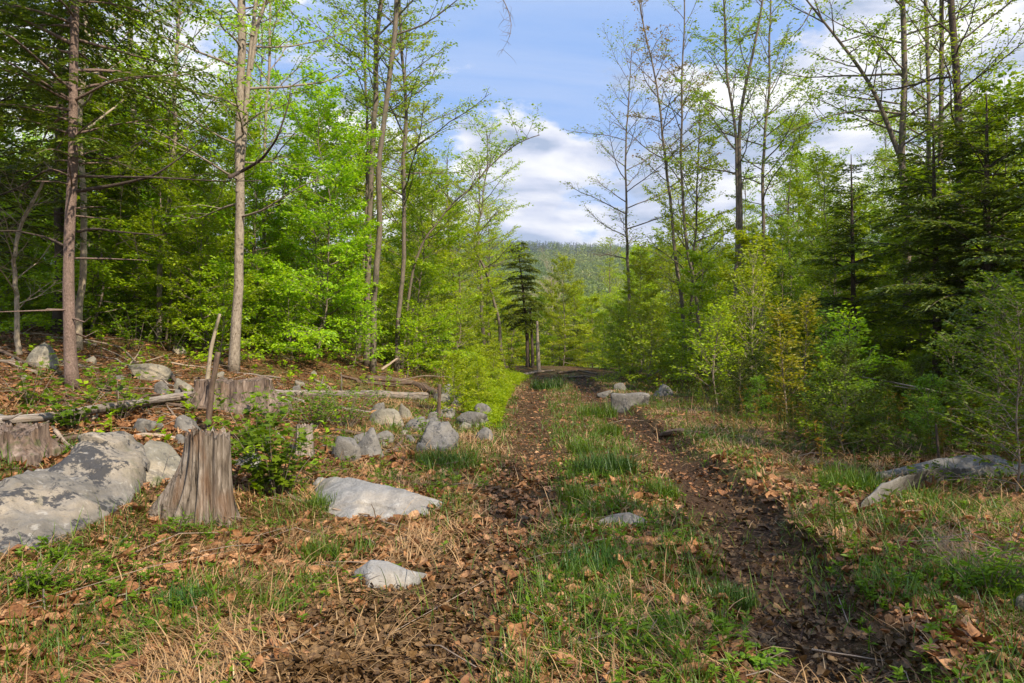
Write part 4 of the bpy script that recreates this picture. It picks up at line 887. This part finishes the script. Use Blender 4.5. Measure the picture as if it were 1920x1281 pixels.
# leaves heap along the edges of the right rut
den = np.maximum(den, .8 * np.exp(-((x - xr + .45) / .13) ** 2) * (y < 9) * (n3 > -.1))
den *= (1 - sst(0.2, 1.0, med) * .25)
k = (r_.random(NLIT) < np.clip(den, 0, 1)) & ~onrock(x, y, .97); x, y, xl, rut, rr, bank = x[k], y[k], xl[k], rut[k], rr[k], bank[k]
z = gz(x, y); N_ = len(x)
damp = (r_.random(N_) < .06 + .55 * (np.exp(-((x - xl + .2) / .6) ** 2) * (1 - sst(3.6, 5.5, y))) + .8 * rr * (y < 7) + .45 * rut * (1 - sst(8, 26, y)))
def litter(sel, m_, name, label, seed):
    r_ = np.random.default_rng(seed); n_ = int(sel.sum()); P = np.stack([x[sel], y[sel], z[sel] + r_.uniform(.003, .026, n_)], -1); crumb = r_.random(n_) < .66
    az = r_.uniform(0, 6.28, n_); D = np.stack([np.cos(az), np.sin(az), r_.normal(size=n_) * .22], -1); N = nrm(np.array([0, 0, 1.]) + r_.normal(size=(n_, 3)) * .55)
    L = np.where(crumb, r_.uniform(.010, .034, n_), np.clip(r_.lognormal(math.log(.054), .42, n_), .02, .14)) * (1 + .016 * P[:, 1]); Wd = L * r_.uniform(.22, .42, n_); near = (P[:, 1] < 8.5) & ~crumb; L = L * (.72 if seed == 2 else 1) * (1 - .3 * rut[sel])
    b = MB(); rn = np.clip(r_.beta(2.2, 1.9, n_) + .12 * n2(P[:, 0], P[:, 1], .9, 71), 0, 1)
    if near.any():                                        # curled leaves with a midrib, 3 x 5 vertices
        q = near; D_, N2 = nrm(D[q]), N[q]; S = nrm(np.cross(D_, N2)); N2 = np.cross(S, D_); k = int(q.sum())
        t = np.array([0, .22, .5, .78, 1.]); wp = np.array([.05, .36, .5, .30, .01]); c1 = r_.normal(size=k) * .55; c2 = r_.uniform(-.2, 1.3, k); tw = r_.normal(size=k) * .5
        a = np.array([-1, 0, 1.])
        T, A = np.meshgrid(t, a, indexing='ij'); Wp = np.broadcast_to(wp[:, None], T.shape)
        zz_ = c1[:, None, None] * (T - .5) ** 2 * 2 + (c2[:, None, None] * (np.abs(A) * Wp) ** 1.0) * .55 + tw[:, None, None] * (T - .3) * A * Wp
        V = P[q][:, None, None] + (T[None] - .5)[..., None] * (L[q][:, None, None, None] * D_[:, None, None]) + (A * Wp)[None, ..., None] * 2 * (Wd[q][:, None, None, None] * S[:, None, None]) \
            + (zz_ * L[q][:, None, None])[..., None] * N2[:, None, None]
        gq = grid_quads(3, 5); Q = (np.arange(k)[:, None, None] * 15 + gq[None]).reshape(-1, 4); b.add(V.reshape(-1, 3), Q, None, np.repeat(rn[q], 15))
    q = ~near; leaves(b, P[q], D[q], N[q], L[q], Wd[q] * 1.1, rn[q])
    tag(b.build(name, m_, smooth=True), label, 'leaf litter', kind='stuff')
litter(~damp, M_LITTER, 'fallen_leaves', 'dry tan fallen leaves covering the track and bank', 1)
litter(damp, M_WETLEAF, 'damp_fallen_leaves', 'damp dark brown fallen leaves lying in the ruts', 2)

LATER = True
x, y, r_ = spread(5200, 2.0, 24, 91)
xl, xr, rut, med, bank, right, rr = zones(x, y); k = (r_.random(len(x)) < (.13 + .87 * bank) * (1 - .85 * rut)) & ~onrock(x, y); x, y = x[k], y[k]; z = gz(x, y) + .02
b = MB()
for i in range(len(x)):
    az = r_.uniform(0, 6.28); ln = r_.lognormal(math.log(.3), .6); d_ = np.array([math.cos(az), math.sin(az), r_.normal() * .1]); p0 = np.array([x[i], y[i], z[i]])
    tube(b, np.array([p0, p0 + d_ * ln * .5 + np.array([0, 0, .02]) + r_.normal(size=3) * .06 * ln, p0 + d_ * ln]), np.array([1, .8, .4]) * r_.uniform(.002, .0065), 4, rnd=r_.random(), close=False)
tag(b.build('twig_litter', WD_STICK, grain=True), 'thin dead twigs strewn over the leaf litter', 'twigs', kind='stuff')


def blades(x, y, L, Wd, lean, m_, name, label, seed, daz=None, cat='grass', kind='stuff', origin=None):
    r_ = np.random.default_rng(seed); n_ = len(x); z = gz(x, y) + (.016 if lean > 1.1 and lean < 1.35 else -.01) if origin is None else np.full(n_, origin[2] - .01)
    az = r_.uniform(0, 6.28, n_) if daz is None else daz + r_.normal(size=n_) * .5
    D = np.stack([np.cos(az), np.sin(az), 0 * az], -1); S = np.stack([-np.sin(az), np.cos(az), 0 * az], -1); U = np.array([0, 0, 1.])
    a0 = np.clip(lean + r_.normal(size=n_) * .25, .02, 1.45); cv = r_.uniform(.2, 1.1, n_)
    P0 = np.stack([x, y, z], -1); c = [P0]; h = [0, .38, .72, 1.0]
    for j in range(3):
        a = np.clip(a0 + cv * (j / 2) * .8, 0, 1.62)[:, None]; c.append(c[-1] + (D * np.sin(a) + U * np.cos(a)) * ((h[j + 1] - h[j]) * L)[:, None])
    w = [1, .85, .55]; V = []
    for j in range(3): V += [c[j] - S * (Wd * w[j] * .5)[:, None], c[j] + S * (Wd * w[j] * .5)[:, None]]
    V.append(c[3]); V = np.stack(V, 1)
    if origin is not None: V = V - np.array(origin)
    o7 = np.arange(n_)[:, None] * 7
    q = np.concatenate([o7 + np.array([[0, 1, 3, 2]]), o7 + np.array([[2, 3, 5, 4]])]); t = o7 + np.array([[4, 5, 6]])
    b = MB(); b.add(V.reshape(-1, 3), q, t, np.repeat(r_.random(n_) * .75 + .25 * r_.random(n_), 7)); o = b.build(name, m_, smooth=False)
    return tag(o, label, cat, kind=kind)


NG = 400000
x, y, r_ = spread(NG, 1.9, 30, 101)
xl, xr, rut, med, bank, right, rr = zones(x, y); nn = n2(x, y, 1.5, 111); n3 = n2(x, y, 4.0, 112)
leftv = (x < xl) * (1 - bank)
den = .30 + .75 * nn + .35 * n3; den = den * (1 - .93 * rut) * (1 - .93 * bank); den *= 1 - .2 * leftv * (y < 6); den += .36 * med * (1 - rut) * np.clip(.9 + 1.3 * n3, 0, 1.6) + .18 * np.exp(-((x - xl + .8) / .5) ** 2) * sst(5, 7, y)
den = den * (1 - .35 * sst(16, 26, y)); k = (r_.random(NG) < np.clip(den, 0, 1)) & ~onrock(x, y); xg, yg = x[k], y[k]; wd = (.0038 + .00055 * yg) * r_.uniform(.7, 1.4, k.sum())
blades(xg, yg, r_.lognormal(math.log(.092), .48, k.sum()) * (1 + .015 * yg), wd, .52, M_GRASS, 'grass', 'short green grass growing along the track verges', 1)
x, y, r_ = spread(NG, 1.9, 26, 121)
xl, xr, rut, med, bank, right, rr = zones(x, y); nn = n2(x, y, .9, 131); n3 = n2(x, y, 3.0, 132)
leftv = (x < xl) * (1 - bank)
den = (.30 + .8 * nn + .3 * n3) * (1 - .9 * rut) * (1 - .9 * bank) * (.35 + .65 * np.maximum(leftv, right)) + .22 * leftv * (y < 6.5) * (1 - rut) * (1 - bank) * np.clip(.75 + .6 * n3, .2, 1) + .08 * right * (y < 14) * (1 - rut); k = (r_.random(NG) < np.clip(den, 0, 1)) & ~onrock(x, y)
xg, yg = x[k], y[k]; daz = n2(xg, yg, .8, 141) * 5 + r_.normal(size=k.sum()) * .8; wd = (.0036 + .0006 * yg) * r_.uniform(.7, 1.3, k.sum())
blades(xg, yg, r_.lognormal(math.log(.125), .45, k.sum()), wd, 1.15, M_STRAW, 'dry_grass', 'flattened straw coloured dry grass on the verges', 2, daz)

x, y, r_ = spread(340000, 1.9, 22, 201); xl, xr, rut, med, bank, right, rr = zones(x, y); k = r_.random(len(x)) < np.clip(.15 + .85 * rut + .55 * bank, 0, 1) * np.clip(.8 + .6 * n2(x, y, 2.5, 203), .1, 1); k &= ~onrock(x, y)
xg, yg = x[k], y[k]; blades(xg, yg, r_.lognormal(math.log(.055), .5, k.sum()) * (1 + .03 * yg), (.0026 + .0005 * yg) * r_.uniform(.6, 1.6, k.sum()), 1.42, M_WETLEAF, 'forest_debris', 'matted brown needles and leaf fragments in the ruts', 9, cat='debris')

TUFTS = [((1135, 885), .36, 900, M_DARKGRASS, 'broad dark grass tuft between the ruts, the largest', .22), ((1110, 1065), .22, 420, M_DARKGRASS, 'dark grass tuft in the middle of the foreground strip', .13),
         ((1370, 1128), .14, 420, M_DARKGRASS, 'dense dark green clump at the left lip of the right rut', .10), ((1245, 930), .16, 260, M_GRASS, 'light grass tuft near the small stone', .16),
         ((1090, 850), .18, 260, M_GRASS, 'grass tuft behind the broad dark tuft', .18), ((1140, 815), .22, 300, M_GRASS, 'small grass tuft between the ruts farther back', .2),
         ((1025, 728), .55, 420, M_DARKGRASS, 'far dark green grass tuft near the track crest', .35), ((1120, 780), .4, 360, M_GRASS, 'pale green tuft in the middle of the far track', .28),
         ((1590, 915), .3, 700, M_GRASS, 'lush green tuft left of the grey rock ledge', .2), ((600, 955), .14, 240, M_GRASS, 'grass tuft at the left tip of the large pale slab', .15),
         ((600, 1045), .16, 260, M_GRASS, 'grass tuft between the two pale slabs and the stump', .13), ((340, 1140), .11, 260, M_DARKGRASS, 'grass tuft in straw at the lower left', .13),
         ((1085, 935), .2, 260, M_GRASS, 'grass tuft right of the left rut', .15), ((1850, 1110), .2, 320, M_GRASS, 'leafy tuft at the lower right', .2), ((840, 870), .4, 500, M_GRASS, 'grassy clump on the verge below the rock row', .2)]
for i, ((px, py), rad, cnt, m_, lb, ln) in enumerate(TUFTS):
    g = ground_at(px, py); r_ = np.random.default_rng(600 + i); a = r_.uniform(0, 6.28, cnt); q = rad * np.sqrt(r_.random(cnt))
    o = blades(g[0] + q * np.cos(a), g[1] + q * np.sin(a), ln * r_.uniform(.6, 1.4, cnt), (.004 + .0006 * g[1]) * r_.uniform(.7, 1.3, cnt), .35, m_, 'grass_tuft', lb, 700 + i, None, 'grass tuft', 'thing', origin=g); o.location = g


def herb(seed, H, nst, leaf, per, spread_=.25, tmpl=T_FOLD, lw=.6, whorl=False):
    """a leafy seedling or weed: several stems carrying leaves"""
    r_ = np.random.default_rng(seed); w_, c_ = MB(), MB(); LP, LD, LN = [], [], []
    for i in range(nst):
        a = r_.uniform(0, 6.28); e = np.array([math.cos(a), math.sin(a), 0]) * spread_ * r_.uniform(.2, 1.2); h = H * r_.uniform(.6, 1.1); q = e * .2
        pts = np.array([q, q + e * .4 + [0, 0, h * .5], q + e + [0, 0, h]]) + r_.normal(size=(3, 3)) * .02 * H; pts = resample(pts, 7); tube(w_, pts, np.linspace(.003 + H * .003, .0015, 7), 4, close=False)
        n_ = per; s = r_.uniform(.15, 1, n_) * 5.99; ii = s.astype(int); f = (s - ii)[:, None]; P = pts[ii] * (1 - f) + pts[ii + 1] * f
        az = r_.uniform(0, 6.28, n_); D = np.stack([np.cos(az), np.sin(az), r_.uniform(-.35, .45, n_)], -1); off = r_.uniform(.0, .12, (n_, 1)) * H
        LP.append(P + D * off); LD.append(D); LN.append(nrm(np.array([0, 0, 1.]) + r_.normal(size=(n_, 3)) * .35))
    P, D, N = map(np.concatenate, (LP, LD, LN)); sz = leaf * r_.uniform(.5, 1.25, len(P)); leaves(c_, P, D, N, sz, sz * lw, r_.random(len(P)), tmpl); return w_, c_


def shrub(label, px, py, seed, H, nst, leaf, per, sp, m_=M_HERB, tmpl=T_FOLD, lw=.6, name='seedling', cat='seedling', wm=B_TWIG, group=None):
    g = ground_at(px, py); return plant(name, label, cat, g, herb(seed, H, nst, leaf, per, sp, tmpl, lw), wm, m_, group, 'foliage', 'stem')
shrub('dense leafy shrub growing against the right side of the tall stump', 520, 930, 1, .72, 20, .075, 34, .36, tmpl=T_LOBE, lw=.9, name='shrub', cat='shrub')
shrub('broad maple seedlings behind the dense shrub by the small pale stump', 480, 850, 2, .7, 16, .085, 22, .42, tmpl=T_LOBE, lw=.9)
shrub('light green seedlings around the foot of the nearest hemlock', 140, 806, 3, .42, 12, .085, 12, .3, tmpl=T_LOBE, lw=.95)
shrub('leafy seedlings spreading right of the nearest hemlock over the log', 225, 785, 4, .5, 12, .08, 12, .45, tmpl=T_LOBE, lw=.95)
shrub('seedling with toothed leaves at the left edge above the log', 55, 762, 5, .55, 10, .085, 14, .35, tmpl=T_LOBE, lw=.95)
shrub('seedling right of the hemlock trunk by the rounded mossy rock', 190, 735, 6, .5, 8, .085, 11, .35, tmpl=T_LOBE, lw=.95)
shrub('bushy green weed in front of the thick stump', 590, 800, 7, .55, 26, .06, 24, .5, name='shrub', cat='shrub')
shrub('dark bushy weed between the small stump and the rock row', 645, 800, 8, .62, 30, .05, 26, .5, name='shrub', cat='shrub')
shrub('leafy sprig between the rocks of the row', 800, 815, 9, .45, 8, .07, 12, .2)
shrub('bright weed with narrow leaves at the lower left edge', 60, 1120, 10, .2, 12, .07, 16, .14, lw=.25, name='weed', cat='weed')
shrub('bright weed below the boulder in the foreground', 105, 1063, 11, .16, 8, .07, 12, .10, lw=.3, name='weed', cat='weed')
shrub('narrow leaved weed at the foot of the tall stump', 330, 1010, 12, .17, 8, .06, 14, .10, lw=.25, name='weed', cat='weed')
shrub('tall narrow leaved weeds at the lower right edge', 1850, 1120, 13, .4, 16, .09, 15, .26, lw=.22, name='weed', cat='weed')
shrub('fresh weed in the strip at the bottom between the ruts', 1190, 1230, 14, .14, 8, .06, 12, .12, lw=.35, name='weed', cat='weed')
shrub('low clover patch on the left lip of the right rut', 1420, 1245, 15, .06, 16, .03, 12, .12, lw=.8, name='weed', cat='weed')
shrub('beech seedling arching over the bank under the thicket', 255, 655, 16, .9, 8, .12, 16, .6)
shrub('beech seedling with drooping leaves right of the arching one', 320, 660, 17, .8, 8, .11, 16, .7)
# pale stemmed sapling and the golden ones of the right verge
def sapling(label, px, py, seed, H, nb, L, leaf, lm, wm, name='sapling', per=7, r0=.022, elev=(35, 70), **kw):
    g = ground_at(px, py); return plant(name, label, 'sapling', g, grow(seed, straight(H, .03, seed), r0, .005, .12, nb, L, elev, leaf, .42, per, 6, .35, .2, prof=lambda t: .9 - .55 * t, **kw), wm, lm)
sapling('pale stemmed sapling with thin yellowish leaves at the right verge', 1410, 752, 301, 3.2, 36, 1.35, .078, M_YEL, B_PALETWIG, r0=.03, subL=.5)
sapling('spreading sapling with many thin stems left of the pale stemmed one', 1345, 758, 302, 2.0, 28, 1.2, .075, M_YEL, B_TWIG)
sapling('golden leaved sapling, left one of two on the right verge', 1478, 790, 303, 1.9, 22, .5, .08, M_GOLD, B_TWIG, per=9)
sapling('golden leaved sapling, right one of two on the right verge', 1512, 788, 304, 2.1, 24, .5, .08, M_GOLD, B_TWIG, per=9)
sapling('light green sapling right of the golden ones', 1580, 790, 305, 1.7, 24, .8, .085, M_BEECH, B_TWIG, elev=(20, 55))
sapling('leafy sapling behind the golden saplings', 1540, 770, 306, 1.8, 24, .8, .08, M_HERB, B_TWIG, elev=(20, 55))
for i, (px, py, H, lb) in enumerate([(1905, 930, 1.9, 'leafy shrub at the right edge, nearest of the tall ones'), (1860, 860, 2.1, 'tall green shrub behind the grey rock ledge'), (1960, 860, 2.6, 'tall leafy shrub cut by the right edge'),
                                     (1790, 830, 1.4, 'bushy shrub left of the tall shrub behind the ledge')]):
    g = ground_at(px, py); plant('shrub', lb, 'shrub', g, grow(310 + i, straight(H, .05, i), .012, .004, .05, int(H * 22), H * .36, (15, 55), .05, .5, 10, 5, .5, .25, prof=layer, off=.06), B_TWIG, M_HERB)

r_ = np.random.default_rng(88)
for i in range(18):
    y_ = 13.5 + 14 * (i + r_.random()) / 18; x_ = float(rutx(y_)[0]) - .95 - r_.uniform(0, 1) * (.5 + .13 * (y_ - 12))
    put('low', int(r_.integers(0, 2)), x_, y_, M_YEL, B_TWIG, 'verge_shrub', 'loose yellow green shrub on the left verge of the track', 'shrub', 'yellow green shrubs on the left verge', r_.uniform(.4, .75))
for i in range(40):                                       # fallen boughs on the bank, each with a few side twigs
    y_ = r_.uniform(6.6, 17); x_ = -2.2 - r_.uniform(0, 1) * (.55 * y_ - .5); az = r_.normal() * .6 + (0 if r_.random() < .5 else 3.14); ln = r_.uniform(.5, 1.6); k = 9
    tt_ = np.linspace(0, 1, k)[:, None]; pth = np.array([x_, y_, 0]) + np.array([math.cos(az), math.sin(az), 0]) * ln * tt_ + r_.normal(size=3) * np.array([.12, .12, 0]) * np.sin(tt_ * 3.1)
    pth[:, 2] = gz(pth[:, 0], pth[:, 1]) + .02 + .06 * tt_[:, 0] * r_.random(); b = MB(); ra = r_.uniform(.009, .034); tube(b, pth - pth[0], np.linspace(ra, ra * .35, k), 7, .15, i)
    for j in range(int(r_.integers(1, 4))):
        q = int(r_.integers(2, 8)); e = pth[q] + nrm(pth[-1] - pth[0] + r_.normal(size=3) * ln * np.array([.7, .7, .3])) * ln * .35; tube(b, np.array([pth[q], (pth[q] + e) / 2 + r_.normal(size=3) * .03, e]) - pth[0], [ra * .5, ra * .35, .002], 4, close=False)
    o = b.build('fallen_bough', (WD_STICK, B_ROOT, WD_LOG)[i % 3], grain=True); o.location = pth[0]; tag(o, 'short dead bough lying in leaf litter on the left bank', 'branch', 'dead boughs strewn on the bank')

r_ = np.random.default_rng(89)
for i in range(46):
    y_ = r_.uniform(8.5, 17.5); x_ = float(rutx(y_)[1]) + 1.9 + .05 * (y_ - 8) + r_.uniform(0, 1) * (.62 * y_ - 3)
    put('low', int(r_.integers(0, 3)), x_, y_, (M_MAPLE, M_HERB, M_UNDER, M_UNDER)[i % 4], B_TWIG, 'verge_shrub', 'small green shrub in the undergrowth right of the track', 'shrub', 'small shrubs in the right undergrowth', r_.uniform(.28, .6))
for i in range(26):                                       # loose stones
    px, py = (r_.uniform(240, 930), r_.uniform(700, 850)) if i < 16 else (r_.uniform(0, 360), r_.uniform(670, 800)); sz = r_.uniform(9, 24)
    rock((px - sz / 2, py - sz * r_.uniform(.5, .9), px + sz / 2, py), 'small loose stone lying in leaf litter on the left bank', (K_GREY, K_MOSSY)[i % 2], 900 + i, depth=.8, group='loose stones on the left bank')
for i in range(14):
    px, py, sz = r_.uniform(680, 925), r_.uniform(752, 835), r_.uniform(22, 46)
    rock((px - sz / 2, py - sz * r_.uniform(.5, .8), px + sz / 2, py), 'grey fieldstone heaped among the rocks on the left verge', (K_GREY, K_GREY, K_MOSSY)[i % 3], 960 + i, depth=.8, group='fieldstones heaped on the left verge')

# weeds nobody could count: right undergrowth, the ferny strip left of the track, sprigs everywhere
def weeds(pts, H, leaf, per, lw, m_, name, label, seed, cat='weeds'):
    r_ = np.random.default_rng(seed); x, y = pts; ok = ~onrock(x, y, 1.12) & ~((onrock(x, y + .3, 1.05) | onrock(x, y + .7, 1.0)) & (np.max(H) > .2)) & ~((x > 2.6) & (x < 7) & (y < 7.3) & (np.max(H) > .2)); x, y = x[ok], y[ok]; H = H[ok] if np.ndim(H) else H; n_ = len(x); z = gz(x, y); h = H * r_.uniform(.45, 1.25, n_); az = r_.uniform(0, 6.28, n_); e = np.stack([np.cos(az), np.sin(az)], -1) * (h * r_.uniform(0, .45, n_))[:, None]
    t = np.sqrt(r_.random((n_, per))) * .9 + .1; P = np.stack([x[:, None] + e[:, :1] * t ** 1.6, y[:, None] + e[:, 1:] * t ** 1.6, z[:, None] + h[:, None] * t], -1)
    a2 = r_.uniform(0, 6.28, (n_, per)); D = np.stack([np.cos(a2), np.sin(a2), r_.uniform(-.1, .8, (n_, per))], -1); b = MB()
    sz = leaf * r_.uniform(.5, 1.3, (n_, per)); leaves(b, P.reshape(-1, 3), D.reshape(-1, 3), nrm(np.array([0, 0, 1.]) + r_.normal(size=(n_ * per, 3)) * .4), sz.ravel(), sz.ravel() * lw, np.clip(np.repeat(r_.random(n_), per) * .6 + r_.random(n_ * per) * .4, 0, 1))
    # stems as thin upright slivers
    S = np.stack([-np.sin(az), np.cos(az), 0 * az], -1) * .004; p0 = np.stack([x, y, z], -1); p1 = np.stack([x + e[:, 0], y + e[:, 1], z + h], -1); pm = (p0 + p1) / 2 + np.array([0, 0, .05]) * h[:, None] - np.column_stack([e, 0 * h]) * .12
    V = np.stack([p0 - S, p0 + S, pm - S * .8, pm + S * .8, p1 - S * .3, p1 + S * .3], 1); o6 = np.arange(n_)[:, None] * 6
    b.add(V.reshape(-1, 3), np.concatenate([o6 + np.array([[0, 1, 3, 2]]), o6 + np.array([[2, 3, 5, 4]])]), None, .1)
    tag(b.build(name, m_, smooth=False), label, cat, kind='stuff')
x, y, r_ = spread(24000, 4.5, 26, 151); xl, xr, rut, med, bank, right, rr = zones(x, y)
k = (r_.random(len(x)) < np.clip(.32 + .9 * n2(x, y, .8, 161), 0, 1) * sst(.5, 2.4, x - xr - .035 * (y - 8))); weeds((x[k], y[k]), .40 + .32 * sst(7, 13, y[k]) * sst(1.5, 4, x[k] - xr[k]), .068, 19, .38, M_UNDER, 'undergrowth', 'mixed green weeds covering the ground right of the track', 3)
x, y, r_ = spread(11000, 5.5, 24, 171); xl, xr, rut, med, bank, right, rr = zones(x, y)
k = (r_.random(len(x)) < np.clip(.34 + .9 * n2(x, y, 1.1, 162), 0, 1) * sst(.8, 2.6, x - xr)); weeds((x[k], y[k]), .6, .05, 16, .25, M_RED, 'brambles', 'reddish stemmed brambles among the right undergrowth', 4)
r_ = np.random.default_rng(8); yv = r_.uniform(11.5, 28, 9000); uv = r_.uniform(0, 1, 9000) ** .9; xv = rutx(yv)[0] - .5 - uv * (.5 + .16 * (yv - 11))
cl = n2(xv, yv, .7, 165); k = r_.random(9000) < np.clip(.35 + .9 * cl, 0, 1) * sst(11, 15, yv + 2 * uv); hv = (.14 + .24 * uv) * np.clip(.9 + 1.1 * cl, .3, 1.7) * sst(10.5, 15, yv)
weeds((xv[k], yv[k]), hv[k] * 1.1, .065, 20, .26, M_YEL, 'ferny_weeds', 'fine yellow green weeds crowding the left verge', 5)
x, y, r_ = spread(15000, 2.2, 16, 181); xl, xr, rut, med, bank, right, rr = zones(x, y)
k = (r_.random(len(x)) < np.clip(.22 + .7 * n2(x, y, 1.2, 163), 0, 1) * (1 - rut) * (1 - .75 * bank)); weeds((x[k], y[k]), .09, .045, 9, .4, M_HERB, 'sprigs', 'small green sprigs scattered through the grass', 6)
x, y, r_ = spread(5000, 6, 26, 191); xl, xr, rut, med, bank, right, rr = zones(x, y)
k = (r_.random(len(x)) < .18 * bank * np.clip(.5 + n2(x, y, .6, 164), 0, 1) + .5 * bank * sst(13, 17, y)); weeds((x[k], y[k]), .28, .085, 10, .6, M_BEECH, 'bank_seedlings', 'little leafy seedlings dotted over the bank', 7)
